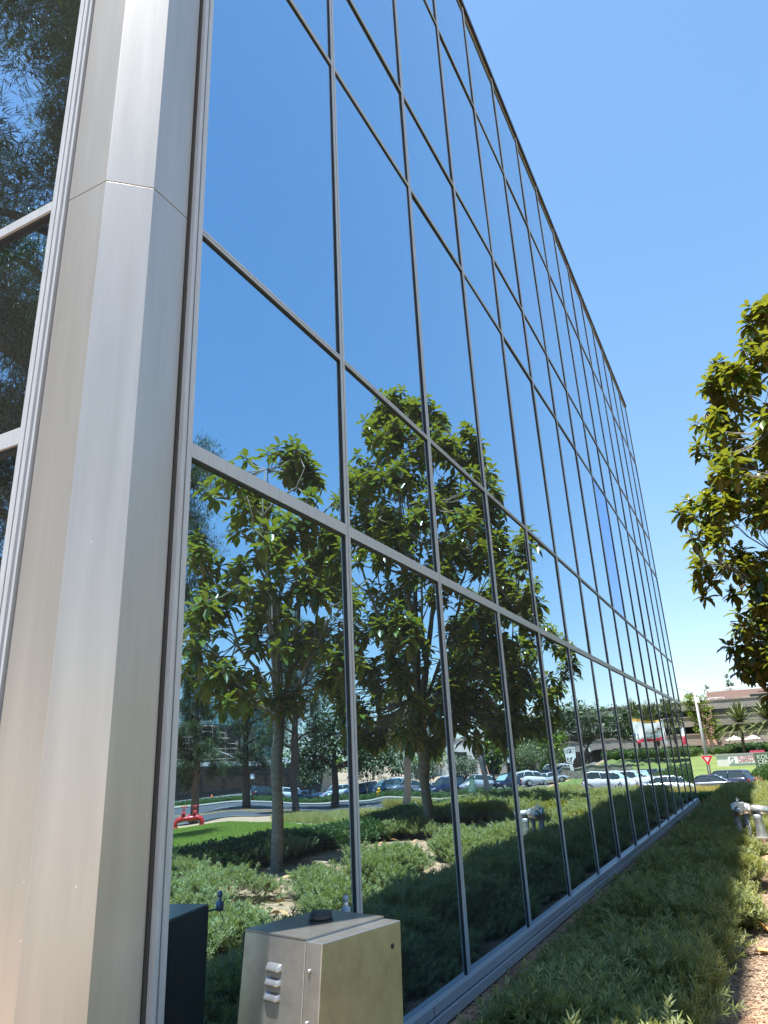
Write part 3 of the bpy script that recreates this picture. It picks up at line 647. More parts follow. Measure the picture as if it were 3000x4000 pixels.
blob_tree('street_tree', 'dark broad tree shading the parked cars', (37.6, 68.5, tz(37.6, 68.5)), 4.0, 0.42, [(0, 0, 6.5, 4, 4, 2.6), (-3.5, 0.5, 5.2, 3, 3, 2.2), (3.5, 0, 5.5, 3.2, 3, 2.4), (0, 0, 9.0, 3, 3, 2.2), (-6.5, 1, 4.4, 2.6, 2.6, 1.8)], 6000, 31, 'pine', 'trees by the parking lot', L=0.5, Wd=0.28)
blob_tree('street_tree', 'leafy tree behind the concrete light pole', (31.5, 101, -2.1), 3.2, 0.2, [(0, 0, 5.3, 2.6, 2.6, 2.6), (0.6, 0, 8.4, 2.0, 2, 2.0), (-2, 0, 4.2, 1.8, 1.8, 1.5), (1.8, 0, 6.2, 1.6, 1.6, 1.4)], 2600, 32, 'ficus', 'trees by the parking lot', L=0.5, Wd=0.3)
blob_tree('street_tree', 'slim leafy tree right of the pole, paler green', (26.0, 112, -2.1), 3.0, 0.2, [(0, 0, 5.5, 2.4, 2.4, 2.8), (0.4, 0, 8.6, 1.5, 1.5, 1.8)], 1800, 33, 'ficus', 'trees by the parking lot', L=0.5, Wd=0.3)
for n_, (x, y, s_, lb) in enumerate([(37.8, 92, 1.0, 'leftmost small olive tree among the parked cars'), (33.6, 95, 1.1, 'rounded olive tree behind the grey parked suv'), (36, 101, 0.9, 'small pale olive tree at the back of the parking rows'),
                                     (26.4, 104, 1.35, 'largest olive tree, beside the silver parked cars'), (43, 86, 1.1, 'olive tree shading the left parking row'), (50, 84, 1.2, 'dark olive tree at the left end of the row')]):
    blob_tree('olive_tree', lb, (x, y, tz(x, y)), 1.6*s_, 0.13, [(0, 0, 3.1*s_, 1.9*s_, 1.9*s_, 1.4*s_), (-1.2*s_, 0, 2.6*s_, 1.2*s_, 1.2*s_, 1.0*s_), (1.2*s_, 0.3, 2.8*s_, 1.3*s_, 1.3*s_, 1.1*s_)], 1300, 40+n_, 'olive', 'olive trees in the parking lot', L=0.34, Wd=0.16)
blob_tree('spreading_tree', 'wide umbrella-shaped pine with a leaning trunk before the pale building', (23.8, 122, tz(23.8, 122)), 4.4, 0.42,
          [(-4.5, 0, 7.2, 4, 4, 2.2), (0, 0, 8.0, 4.2, 4, 2.4), (4, 0, 7.6, 4, 4, 2.4), (7.5, 0, 6.6, 3.4, 3.4, 2.4), (-7.5, 0, 6.6, 3, 3, 2.0), (4.5, 0, 4.8, 2.6, 2.6, 1.8), (-1.5, -0.5, 5.2, 1.6, 1.6, 1.4)], 7000, 51, 'pine', None, L=0.55, Wd=0.26, lean=(-1.8, 0))
blob_tree('street_tree', 'dense green tree left of the umbrella-shaped pine', (33, 128, -2.1), 2.5, 0.3, [(0, 0, 5.0, 3.6, 3.6, 3.4), (3, 0, 4.2, 3, 3, 2.6)], 2600, 52, 'ficus', 'trees by the parking lot', L=0.55, Wd=0.32)
# trees over the roofs and along the horizon
for n_, (x, y, h, r_, mm, lb) in enumerate([
    (-13.5, 230, 17, 1.7, 'pine', 'thin pine tip left of the street light above the roof'), (-9.5, 228, 18.5, 2.0, 'pine', 'thin pine tip behind the street light'), (-5.8, 235, 17.3, 1.8, 'pine', 'thin pine tip beside the pink penthouse'), (-4.0, 240, 22, 1.4, 'pine', 'thin pine tip above the pink penthouse'), (-1.5, 236, 17.0, 1.6, 'pine', 'short pine tip just above the roof line')]):
    blob_tree('pine_tree', lb, (x, y, 0), h-5, 0.25, [(0, 0, h-3.4, r_, r_, 1.6), (0.2, 0, h-1.2, r_*0.55, r_*0.55, 1.6), (0, 0, h-6, r_*1.3, r_*1.3, 2)], 420, 60+n_, 'pine', GPI, L=0.9, Wd=0.4)
g = np.random.default_rng(77)
for n_ in range(16):
    x = 60+n_*9.5+g.uniform(-3, 3); y = 215-n_*5.5+g.uniform(-12, 12); s_ = g.uniform(0.8, 1.5)
    blob_tree('background_tree', ['broad', 'rounded', 'ragged', 'dense', 'pale', 'dusky', 'low', 'leafy'][n_ % 8]+' background tree, '+['first','second','third','fourth','fifth','sixth','seventh','eighth','ninth','tenth','eleventh','twelfth','thirteenth','fourteenth','fifteenth','last'][n_]+' from the right in the mirrored skyline', (x, y, -2.0), 4*s_, 0.3, [(0, 0, 6*s_, 5*s_, 5*s_, 3.2*s_), (3*s_, 0, 5*s_, 3.5*s_, 3.5*s_, 2.6*s_), (-3*s_, 0, 5.4*s_, 3.5*s_, 3.5*s_, 2.6*s_)], 700, 80+n_, ['olive', 'pine', 'ficus'][n_ % 3], 'background trees', L=1.0, Wd=0.6, branches=False)

# ------------------------------------------------------------------ scattered plants (geometry-node instances of real tufts)
def proto_col(name, objs):
    c = bpy.data.collections.new(name)
    for o in objs: c.objects.link(o)
    return c
def scatter(name, P, rot, scl, idx, col, label, kind='stuff'):
    me = bpy.data.meshes.new(name); me.vertices.add(len(P)); me.vertices.foreach_set('co', P.astype(np.float32).ravel())
    for nm, ty, dat in (('rot', 'FLOAT_VECTOR', rot), ('scl', 'FLOAT', scl), ('pick', 'INT', idx)):
        a = me.attributes.new(nm, ty, 'POINT')
        if ty == 'FLOAT_VECTOR': a.data.foreach_set('vector', dat.astype(np.float32).ravel())
        elif ty == 'INT': a.data.foreach_set('value', dat.astype(np.int32))
        else: a.data.foreach_set('value', dat.astype(np.float32))
    o = bpy.data.objects.new(name, me); C.objects.link(o)
    ng = bpy.data.node_groups.new(name+'_scatter', 'GeometryNodeTree')
    ng.interface.new_socket(name='Geometry', in_out='INPUT', socket_type='NodeSocketGeometry'); ng.interface.new_socket(name='Geometry', in_out='OUTPUT', socket_type='NodeSocketGeometry')
    gi = ng.nodes.new('NodeGroupInput'); go = ng.nodes.new('NodeGroupOutput'); ip = ng.nodes.new('GeometryNodeInstanceOnPoints'); ci = ng.nodes.new('GeometryNodeCollectionInfo')
    ci.inputs['Collection'].default_value = col; ci.inputs['Separate Children'].default_value = True; ci.inputs['Reset Children'].default_value = True
    def na(nm, ty):
        q = ng.nodes.new('GeometryNodeInputNamedAttribute'); q.data_type = ty; q.inputs['Name'].default_value = nm
        return [s for s in q.outputs if s.enabled and s.name == 'Attribute'][0]
    ip.inputs['Pick Instance'].default_value = True
    L = ng.links.new
    L(gi.outputs[0], ip.inputs['Points']); L(ci.outputs[0], ip.inputs['Instance']); L(na('pick', 'INT'), ip.inputs['Instance Index']); L(na('rot', 'FLOAT_VECTOR'), ip.inputs['Rotation']); L(na('scl', 'FLOAT'), ip.inputs['Scale'])
    L(ip.outputs[0], go.inputs[0])
    md = o.modifiers.new('scatter', 'NODES'); md.node_group = ng
    tag(o, label, None, None, kind)
    return o
def tuft(name, g, nst, h, L, Wd, material, per=24, spread=0.10, up=0.9, lean=0.5):
    """feathery tuft: nst stems, narrow leaves whorled up each stem"""
    P = []; D = []
    for i in range(nst):
        a = g.uniform(0, 6.283); r0 = spread*g.uniform(0, 1)**0.5; b = np.array([r0*math.cos(a), r0*math.sin(a), 0]); ln = lean*g.uniform(0.2, 1)
        dr = np.array([math.cos(a)*ln, math.sin(a)*ln, up]); dr /= np.linalg.norm(dr); hh = h*g.uniform(0.6, 1.1)
        t = np.linspace(0.25, 1, per); P.append(b+dr*hh*t[:, None])
        an = np.arange(per)*2.399; _, s1, s2 = rot_basis(np.tile(dr, (per, 1)))
        D.append(s1*np.cos(an)[:, None]*(1.2-0.45*t[:, None])+s2*np.sin(an)[:, None]*(1.2-0.45*t[:, None])+dr*(0.25+0.75*t[:, None]**2))
    P = np.concatenate(P); D = np.concatenate(D)+g.normal(0, 0.12, (len(P), 3)); n = len(P)
    V, F, c = strips(P, D, L*g.uniform(0.7, 1.2, n), Wd, droop=0.1)
    return np_mesh(name, V, F, np.repeat(np.clip(g.normal(0.45, 0.38, n), 0, 0.93), c), material, 'nolink')
def broad_tuft(name, g, n, r_, h, L, Wd, material, up=0.6):
    d = g.normal(0, 1, (n, 3)); d /= np.linalg.norm(d, axis=1, keepdims=True); d[:, 2] = np.abs(d[:, 2]); P = d*np.array([r_, r_, h])*(g.uniform(0.35, 1, (n, 1)))
    D = d+g.normal(0, 0.5, (n, 3)); D[:, 2] += up
    V, F, c = leaves(P, D, L*g.uniform(0.7, 1.2, n), Wd, droop=0.1, seg=False)
    return np_mesh(name, V, F, np.repeat(np.clip(g.normal(0.45, 0.28, n), 0, 0.92), c), material, 'nolink')
def blade_tuft(name, g, n, r_, h, Wd, material, lean=0.35, droop=0.3):
    a = g.uniform(0, 6.283, n); rr = r_*g.uniform(0, 1, n)**0.5; P = np.stack([rr*np.cos(a), rr*np.sin(a), np.zeros(n)], 1)
    b = a+g.normal(0, 0.8, n); l_ = lean*g.uniform(0.1, 1.2, n); D = np.stack([np.cos(b)*l_, np.sin(b)*l_, np.ones(n)], 1)
    V, F, c = strips(P, D, h*g.uniform(0.6, 1.15, n), Wd, droop=droop, up=np.stack([np.cos(b), np.sin(b), np.zeros(n)], 1)+1e-3)
    return np_mesh(name, V, F, np.repeat(np.clip(g.normal(0.5, 0.25, n), 0, 0.92), c), material, 'nolink')
g = np.random.default_rng(5)
COVER = proto_col('cover_tufts', [tuft('cover_tuft_%d' % i, g, 9, 0.11, 0.036, 0.0066, 'cover', per=24, lean=0.9, spread=0.12) for i in range(6)])
DARK = proto_col('dark_tufts', [broad_tuft('dark_tuft_%d' % i, g, 110, 0.17, 0.20, 0.055, 0.026, 'cover_dark') for i in range(5)])
YEL = proto_col('yellow_tufts', [broad_tuft('yellow_tuft_%d' % i, g, 110, 0.17, 0.18, 0.05, 0.026, 'cover_yellow') for i in range(4)])
GOLD = proto_col('golden_tufts', [blade_tuft('golden_tuft_%d' % i, g, 130, 0.22, 0.95, 0.012, 'golden', 0.55, 0.35) for i in range(5)])
BLADE = proto_col('blade_tufts', [blade_tuft('blade_tuft_%d' % i, g, 26, 0.09, 0.06, 0.006, 'blade', 0.5, 0.2) for i in range(4)])
FLAX = proto_col('flax_tufts', [blade_tuft('flax_tuft_%d' % i, g, 40, 0.15, 1.0, 0.06, 'flax', 0.8, 0.35) for i in range(3)])
def chip_mesh(name, g, n, r_, L, Wd, material):
    a = g.uniform(-r_, r_, (n, 2)); P = np.concatenate([a, g.uniform(0.0, 0.008, (n, 1))], 1); b = g.uniform(0, 6.283, n)
    D = np.stack([np.cos(b), np.sin(b), g.normal(0, 0.15, n)], 1); V, F, c = strips(P, D, L*g.uniform(0.4, 1.2, n), Wd, droop=0.0)
    return np_mesh(name, V, F, np.repeat(g.uniform(0, 0.9, n), c), material, 'nolink')
CHIPS = proto_col('chip_patches', [chip_mesh('chip_patch_%d' % i, g, 260, 0.25, 0.035, 0.007, 'chips') for i in range(4)])
LIT = []
for i in range(4):
    P = np.zeros((1, 3)); D = np.array([[1, 0, 0.15]]); V, F, c = leaves(P, D, 0.15, 0.065, droop=-0.1*(i % 2)+0.05, fold=0.3*(1 if i < 2 else 0.6)); LIT.append(np_mesh('litter_leaf_%d' % i, V, F, np.full(len(V), 0.2+0.2*i), 'litter', 'nolink'))
LIT = proto_col('litter_leaves', LIT)

def smooth_noise(x, y, s, seed):
    g = np.random.default_rng(seed); v = np.zeros_like(x)
    for i in range(6):
        a = g.uniform(0, 6.283); f = s*g.uniform(0.6, 1.9); v = v+np.sin((x*math.cos(a)+y*math.sin(a))*f+g.uniform(0, 6.283))
    return v/6
def field(g, n, x0, x1, y0, y1, keep):
    x = g.uniform(x0, x1, n); y = g.uniform(y0, y1, n); k_ = keep(x, y); return x[k_], y[k_]
def bed_outer(y): return np.interp(y, [0, 6, 8.5, 11, 14, 18, 20.5, 22.5, 25, 31], [5.6, 5.9, 6.3, 6.2, 5.7, 7.0, 7.0, 5.5, 7.5, 7.8])
g = np.random.default_rng(9)
def gap(x, y):   # bare mulch patches
    n1 = smooth_noise(x, y, 2.3, 4)
    bare = (n1+0.3*smooth_noise(x, y, 7.0, 14) > 0.12) & (x > 1.9)
    bare |= (x > 1.44+0.05*np.sin(y*5)+0.04*np.sin(y*13)+np.where(y > 6.8, 0.14+0.12*np.sin(y*3.3), 0)) & (x < 2.35) & (y < 13.5)      # sunny bare strip at the lower right
    bare |= ((x-4.1)**2/1.2+(y-9.0)**2/1.6 < 1.0)
    bare |= ((x-4.0)**2/1.0+(y-12.2)**2/1.6 < 1.0) | ((x-3.9)**2/1.1+(y-15.2)**2/1.3 < 1.0) | ((x-3.3)**2/0.4+(y-11.0)**2/0.3 < 1.0) | ((x-2.7)**2/0.15+(y-8.6)**2/0.3 < 1.0)
    bare |= ((x-3.0)**2/0.7+(y-7.2)**2/0.5 < 0.5)
    return bare
def wall_gap(y): return 0.40+0.06*np.sin(y*3.1)+0.05*np.sin(y*7.7)
def keepc(x, y): return (x > wall_gap(y)) & (x < bed_outer(y)-0.9) & ~gap(x, y) & (y < 25.4) & ~((abs(x-0.46) < 0.33) & (abs(y-2.67) < 0.33)) & ~((x-2.12)**2+y**2 < 1.2)
x1_, y1_ = field(g, 46000, 0.3, 3.2, 1.0, 14, keepc); x2_, y2_ = field(g, 24000, 0.3, 7, 2.0, 25.4, keepc)
x = np.concatenate([x1_, x2_]); y = np.concatenate([y1_, y2_])
CS = 0.55; ci_ = np.floor(x/CS); cj_ = np.floor(y/CS); bd = np.full(len(x), 9.0); bh = np.zeros(len(x))
for di in (-1, 0, 1):
    for dj in (-1, 0, 1):
        a_ = (ci_+di)*127.1+(cj_+dj)*311.7; h1 = np.abs(np.sin(a_)*43758.5) % 1; h2 = np.abs(np.sin(a_*1.7+3)*24634.6) % 1; h3 = np.abs(np.sin(a_*2.3+5)*9631.2) % 1
        d_ = np.hypot(x-(ci_+di+0.15+0.7*h1)*CS, y-(cj_+dj+0.15+0.7*h2)*CS)/(0.30+0.20*h3); m_ = d_ < bd; bd = np.where(m_, d_, bd); bh = np.where(m_, 0.6+0.8*h3, bh)
ok = (bd < 0.95) | (g.uniform(0, 1, len(x)) < 0.10); x, y, bd, bh = x[ok], y[ok], bd[ok], bh[ok]; n = len(x)
edge = np.clip((x-wall_gap(y))/0.45, 0.25, 1)
z = th(x, y)+(0.015+0.21*bh*np.clip(1-bd**2, 0, 1)*g.uniform(0.75, 1.0, n)+np.clip((y-14)*0.018, 0, 0.2))*edge
rot = np.stack([g.normal(0, 0.3, n), g.normal(0, 0.3, n), g.uniform(0, 6.283, n)], 1)
scatter('groundcover', np.stack([x, y, z], 1), rot, g.uniform(0.6, 1.45, n)*(0.6+0.4*edge), g.integers(0, 6, n), COVER, 'feathery low groundcover filling the bed along the glass wall')
# darker, broader-leaved shrubs: band behind the first magnolia and hedge beyond the building corner
def kd(x, y): return (x < bed_outer(y)+0.1) & (x > bed_outer(y)-1.15)
x, y = field(g, 26000, 4.0, 8.2, 4.5, 25.5, kd); n = len(x)
hb = 0.30*np.clip(1-(np.abs(x-(bed_outer(y)-0.55))/0.75)**2, 0, 1)+0.05*smooth_noise(x, y, 4, 3)
scatter('shrub_band', np.stack([x, y, th(x, y)+hb*g.uniform(0.55, 1, n)], 1), np.stack([g.normal(0, 0.3, n), g.normal(0, 0.3, n), g.uniform(0, 6.283, n)], 1), g.uniform(0.6, 1.0, n), g.integers(0, 5, n), DARK, 'dark clipped shrubs edging the bed behind the magnolias')
x, y = field(g, 22000, -4, 8, 25.5, 31.5, lambda x, y: (y > 25.7) & (x > -4)); n = len(x); hb = 0.10*np.clip(1-(np.abs(y-28.6)/3.1)**4, 0, 1)+0.05*smooth_noise(x, y, 3, 3)
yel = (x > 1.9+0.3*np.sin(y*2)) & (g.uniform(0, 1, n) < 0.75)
P = np.stack([x, y, th(x, y)+hb*g.uniform(0.7, 1, n)], 1); rot = np.stack([g.normal(0, 0.3, n), g.normal(0, 0.3, n), g.uniform(0, 6.283, n)], 1)
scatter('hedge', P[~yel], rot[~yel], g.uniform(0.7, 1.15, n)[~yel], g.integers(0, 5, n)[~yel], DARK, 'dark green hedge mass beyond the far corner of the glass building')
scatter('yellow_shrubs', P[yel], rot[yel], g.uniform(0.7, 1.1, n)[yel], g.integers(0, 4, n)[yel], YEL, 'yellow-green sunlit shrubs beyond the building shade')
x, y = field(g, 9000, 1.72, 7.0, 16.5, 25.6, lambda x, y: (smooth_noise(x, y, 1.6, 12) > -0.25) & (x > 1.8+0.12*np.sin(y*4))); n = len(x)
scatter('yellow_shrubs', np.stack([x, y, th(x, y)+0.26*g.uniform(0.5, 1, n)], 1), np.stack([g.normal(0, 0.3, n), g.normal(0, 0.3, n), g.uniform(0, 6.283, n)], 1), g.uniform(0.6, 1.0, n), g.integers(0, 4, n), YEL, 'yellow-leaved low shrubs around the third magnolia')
# golden grasses
def gold(x0, x1, y0, y1, n, lab, sc=1.0, keep=None):
    x, y = field(g, n, x0, x1, y0, y1, keep or (lambda x, y: smooth_noise(x, y, 0.7, 6) > -0.35)); n = len(x)
    scatter('ornamental_grass', np.stack([x, y, th(x, y)], 1), np.stack([g.normal(0, 0.12, n), g.normal(0, 0.12, n), g.uniform(0, 6.283, n)], 1), sc*g.uniform(0.6, 1.15, n), g.integers(0, 5, n), GOLD, lab)
gold(-9, 24, 50.5, 55, 1500, 'golden ornamental grass along the street in front of the cars')
gold(8.2, 20, 21.5, 35, 2000, 'golden grass patch behind the lawn and path', 0.62, lambda x, y: (x > 8.3+(y-21)*0.72) & (x < 13+(y-21)*0.7) & (y > 21.3+(x-8)*0.66))
gold(4, 26, 84, 92, 500, 'pale grass around the low stone wall', 0.9)
gold(-8, 4, 79.6, 84, 260, 'grass clumps by the far pavement', 0.8)
x, y = field(g, 60000, 6.8, 27, 8, 36, lambda x, y: (x > bed_outer(y)) & (y < 20.3+(x-8)*0.72)); n = len(x)
scatter('lawn_grass', np.stack([x, y, th(x, y)+0.05], 1), np.stack([g.normal(0, 0.1, n), g.normal(0, 0.1, n), g.uniform(0, 6.283, n)], 1), g.uniform(0.8, 1.6, n), g.integers(0, 4, n), BLADE, 'short bright lawn grass')
# shrubs along the far kerb, dark under the trees
x, y = field(g, 3600, 24, 75, 79.6, 84, lambda x, y: smooth_noise(x, y, 0.5, 9) > -0.5); n = len(x)
scatter('verge_shrubs', np.stack([x, y, th(x, y)+0.25*g.uniform(0.2, 1.3, n)], 1), np.stack([g.normal(0, 0.3, n), g.normal(0, 0.3, n), g.uniform(0, 6.283, n)], 1), g.uniform(1.0, 2.2, n), g.integers(0, 5, n), DARK, 'dark shrubs between street and parked cars')
x, y = field(g, 5000, 1.4, 12, 85, 93, lambda x, y: ((x-6.5)/5)**2+((y-89)/4)**2 < 1); n = len(x); hb = 2.0*np.sqrt(np.clip(1-((x-6.5)/5)**2-((y-89)/4)**2, 0, 1))
scatter('mounded_hedge', np.stack([x-1.5, y, th(x, y)+hb*g.uniform(0.8, 1, n)], 1), np.stack([g.normal(0, 0.3, n), g.normal(0, 0.3, n), g.uniform(0, 6.283, n)], 1), g.uniform(1.2, 2.0, n), g.integers(0, 5, n), DARK, 'bright mounded hedge at the right border')
x, y = field(g, 120, -3.0, 1.4, 86, 93, lambda x, y: x > -9); n = len(x)
scatter('flax_bed', np.stack([x, y, th(x, y)], 1), np.stack([g.normal(0, 0.15, n), g.normal(0, 0.15, n), g.uniform(0, 6.283, n)], 1), g.uniform(1.0, 1.5, n), g.integers(0, 3, n), FLAX, 'variegated pink and cream flax plants beside the pavement')
x, y = field(g, 2600, -40, 24, 136, 142, lambda x, y: (smooth_noise(x, y, 0.4, 19) > -0.35)); n = len(x)
scatter('foundation_shrubs', np.stack([x, y, th(x, y)+0.6*g.uniform(0, 1.6, n)], 1), np.stack([g.normal(0, 0.3, n), g.normal(0, 0.3, n), g.uniform(0, 6.283, n)], 1), g.uniform(2.5, 4.5, n), g.integers(0, 5, n), DARK, 'shrubs along the foot of the concrete building')
# mulch chips and fallen leaves
x, y = field(g, 1500, 0.08, 2.6, 1.5, 20, lambda x, y: (x < 0.75) | ((x > 1.5) & (y < 12))); n = len(x)
scatter('mulch_chips', np.stack([x, y, th(x, y)+0.004], 1), np.stack([np.zeros(n), np.zeros(n), g.uniform(0, 6.283, n)], 1), g.uniform(0.8, 1.3, n), g.integers(0, 4, n), CHIPS, 'loose bark chips along the wall and the bare strip')
x, y = field(g, 1700, 0.6, 7, 3, 25, lambda x, y: (x > 1.6) & ((smooth_noise(x, y, 1.1, 33) > -0.1))); n = len(x)
scatter('fallen_leaves', np.stack([x, y, th(x, y)+0.03+0.1*(~gap(x, y))], 1), np.stack([g.normal(0, 0.3, n), g.normal(0, 0.3, n), g.uniform(0, 6.283, n)], 1), g.uniform(0.7, 1.2, n), g.integers(0, 4, n), LIT, 'dry orange-brown magnolia leaves lying in the bed')
k = MB(); V, F, c = leaves(np.zeros((1, 3)), np.array([[0.2, -0.1, 1.0]]), 0.13, 0.07, droop=0.1, fold=0.2)
o = np_mesh('dry_leaf', V, F, np.full(len(V), 0.0), 'litter'); o.location = (1.36, 5.6, 0.22); o.rotation_euler = (0.2, 0.3, 0.5); tag(o, 'single rusty dead leaf standing in the shaded groundcover', 'leaf')
o = np_mesh('dry_leaf', V, F, np.full(len(V), 0.5), 'litter'); o.location = (1.93, 3.15, 0.03); o.rotation_euler = (1.3, 0.3, 0.5); o.scale = (1.4, 1.4, 1.4); tag(o, 'pale tan fallen leaf on the bare sunlit soil at the right edge', 'leaf')

# ------------------------------------------------------------------ fire department connection (silver pipes)
F_ = thing('fire_standpipe', 'silver fire standpipe with twin legs standing in the groundcover along the shade edge', 'standpipe', (1.59, 13.1, 0))
k = MB(); k.tube([(-0.10, 0, 0.64), (0.13, 0, 0.64)], 0.085, 'silver_valve', 18); k.box((-0.06, -0.09, 0.66), (0.09, 0.09, 0.735), 'silver_valve'); k.build('body', F_, bevel=0.008)
k = MB(); k.tube([(0.13, 0, 0.63), (0.16, 0, 0.63)], 0.082, 'silver_valve', 8, smooth=False); k.tube([(0.16, 0, 0.63), (0.19, 0, 0.63), (0.19, 0, 0.63), (0.42, 0, 0.61)], [0.06, 0.06, 0.068, 0.068], 'silver_valve', 18); k.build('outlet_pipe', F_)
k = MB(); k.tube([(0.0, -0.05, 0.62), (0, -0.10, 0.62)], 0.07, 'old_iron', 16); k.tube([(0, -0.10, 0.62), (0, -0.15, 0.61)], [0.055, 0.05], 'silver_valve', 16); k.tube([(0, -0.15, 0.61), (0, -0.165, 0.61)], 0.028, 'old_iron', 10); k.build('cap', F_)
k = MB(); k.tube([(0, 0, 0.73), (0, 0, 0.77)], 0.014, 'silver_valve', 8); k.tube([(-0.03, 0, 0.775), (0.03, 0, 0.775)], 0.009, 'silver_valve', 6); k.tube([(0, 0, 0.77), (0, 0, 0.81)], [0.012, 0.004], 'silver_valve', 6); k.build('stem_nut', F_)
for dx, rr in ((-0.045, 0.045), (0.08, 0.042)):
    k = MB(); k.tube([(dx, 0, -0.1), (dx, 0, 0.6)], rr, 'old_iron', 12); k.tube([(dx, 0, 0.20), (dx, 0, 0.24)], rr*1.6, 'old_iron', 12); k.build('leg', F_)
k = MB(); k.tube([(0.25, 0, 0.05), (0.25, 0, 0.28), (0.24, 0, 0.5), (0.24, 0, 0.56)], [0.10, 0.085, 0.06, 0.075], 'silver_valve', 14); k.box((0.12, -0.14, 0.22), (0.50, 0.14, 0.245), 'silver_valve'); k.build('stand', F_)
k = MB(); k.tube([(0.02, -0.12, 0.12), (0.13, -0.14, 0.14)], [0.05, 0.06], 'silver_valve', 12); k.tube([(0.02, 0, 0.12), (0.02, -0.12, 0.12)], 0.04, 'old_iron', 10); k.build('drain_valve', F_)
# drain box at the foot of the wall
k = MB(); k.box((0.06, 18.2, -0.02), (0.42, 18.55, 0.06), 'dark_metal'); k.box((0.10, 18.24, 0.06), (0.38, 18.51, 0.075), 'dark_metal')
tag(k.build('drain_box', bevel=0.01), 'flat black drain box lying against the foot of the glass wall', 'drain')
# brown rock in the bed near the wall
kk = bpy.data.meshes.new('rock'); import bmesh
bm = bmesh.new(); bmesh.ops.create_icosphere(bm, subdivisions=3, radius=0.10)
for v in bm.verts: v.co *= 1+0.18*math.sin(v.co.x*31+v.co.z*17)*math.cos(v.co.y*27); v.co.z *= 0.6
bm.to_mesh(kk); bm.free(); kk.materials.append(M['stone']); o = bpy.data.objects.new('rock', kk); C.objects.link(o); o.location = (0.52, 4.6, 0.03); tag(o, 'grey rounded rock lying at the bark strip near the steel cabinet', 'rock')

# ------------------------------------------------------------------ red double-check valves across the lawn
def pos(x, y, dz=0): return (x, y, tz(x, y)+dz)
V_ = thing('backflow_valve', 'bright red backflow assembly with two hand wheels on the lawn edge', 'valve', pos(26.4, 33.2, 0.05), R(-35))
k = MB(); k.tube([(-0.75, 0, -0.2), (-0.75, 0, 0.25), (-0.65, 0, 0.42), (-0.45, 0, 0.5), (0.45, 0, 0.5), (0.65, 0, 0.42), (0.75, 0, 0.25), (0.75, 0, -0.2)], 0.13, 'red_paint', 12)
for xx in (-0.75, 0.75): k.tube([(xx, 0, 0.02), (xx, 0, 0.08)], 0.2, 'red_paint', 14)
for xx in (-0.42, 0, 0.42): k.tube([(xx-0.03, 0, 0.5), (xx+0.03, 0, 0.5)], 0.2, 'red_paint', 14)
k.build('pipe', V_)
for xx in (-0.3, 0.3):
    k = MB(); k.tube([(xx, 0, 0.5), (xx, 0, 0.85)], [0.13, 0.09], 'red_paint', 10); k.tube([(xx-0.07, 0, 0.8), (xx-0.05, 0, 1.05)], 0.02, 'red_paint', 6); k.tube([(xx+0.07, 0, 0.8), (xx+0.05, 0, 1.05)], 0.02, 'red_paint', 6); k.tube([(xx, 0, 0.85), (xx, 0, 1.25)], 0.016, 'dark_metal', 6); w_ = k.build('valve', V_)
    k = MB(); n_ = 16; k.tube([(xx+0.19*math.cos(a*2*math.pi/n_), 0.19*math.sin(a*2*math.pi/n_), 1.06) for a in range(n_+1)], 0.022, 'red_paint', 6); k.tube([(xx-0.18, 0, 1.06), (xx+0.18, 0, 1.06)], 0.016, 'red_paint', 6); k.tube([(xx, -0.18, 1.06), (xx, 0.18, 1.06)], 0.016, 'red_paint', 6); h_ = k.build('hand_wheel', w_)
V2 = thing('fire_connection', 'short dark red fire connection beside the double valve', 'standpipe', pos(27.6, 32.6, 0.05))
k = MB(); k.tube([(0, 0, -0.1), (0, 0, 0.55)], 0.13, 'red_paint', 12); k.tube([(0, 0, 0.3), (0, 0, 0.36)], 0.2, 'red_paint', 12); k.build('post', V2)
k = MB(); k.tube([(-0.2, 0, 0.6), (0.2, 0, 0.6)], 0.11, 'red_paint', 12); k.tube([(-0.2, 0, 0.6), (-0.3, -0.05, 0.58)], 0.08, 'red_paint', 10); k.tube([(0.2, 0, 0.6), (0.3, -0.05, 0.58)], 0.08, 'red_paint', 10); k.build('inlet', V2)
H_ = thing('fire_hydrant', 'yellow fire hydrant at the far kerb under the dark trees', 'hydrant', pos(38.6, 80.2, 0.1))
k = MB(); k.tube([(0, 0, -0.1), (0, 0, 0.1), (0, 0, 0.12), (0, 0, 0.85), (0, 0, 0.87)], [0.2, 0.2, 0.14, 0.14, 0.2], 'yellow_paint', 12); k.build('barrel', H_)
k = MB(); k.tube([(0, 0, 0.87), (0, 0, 0.95), (0, 0, 1.05)], [0.2, 0.17, 0.05], 'yellow_paint', 12); k.build('bonnet', H_)
k = MB(); k.tube([(-0.27, 0, 0.65), (0.27, 0, 0.65)], 0.08, 'yellow_paint', 10); k.tube([(0, 0, 0.6), (0, -0.26, 0.6)], 0.1, 'yellow_paint', 10); k.build('nozzle', H_)
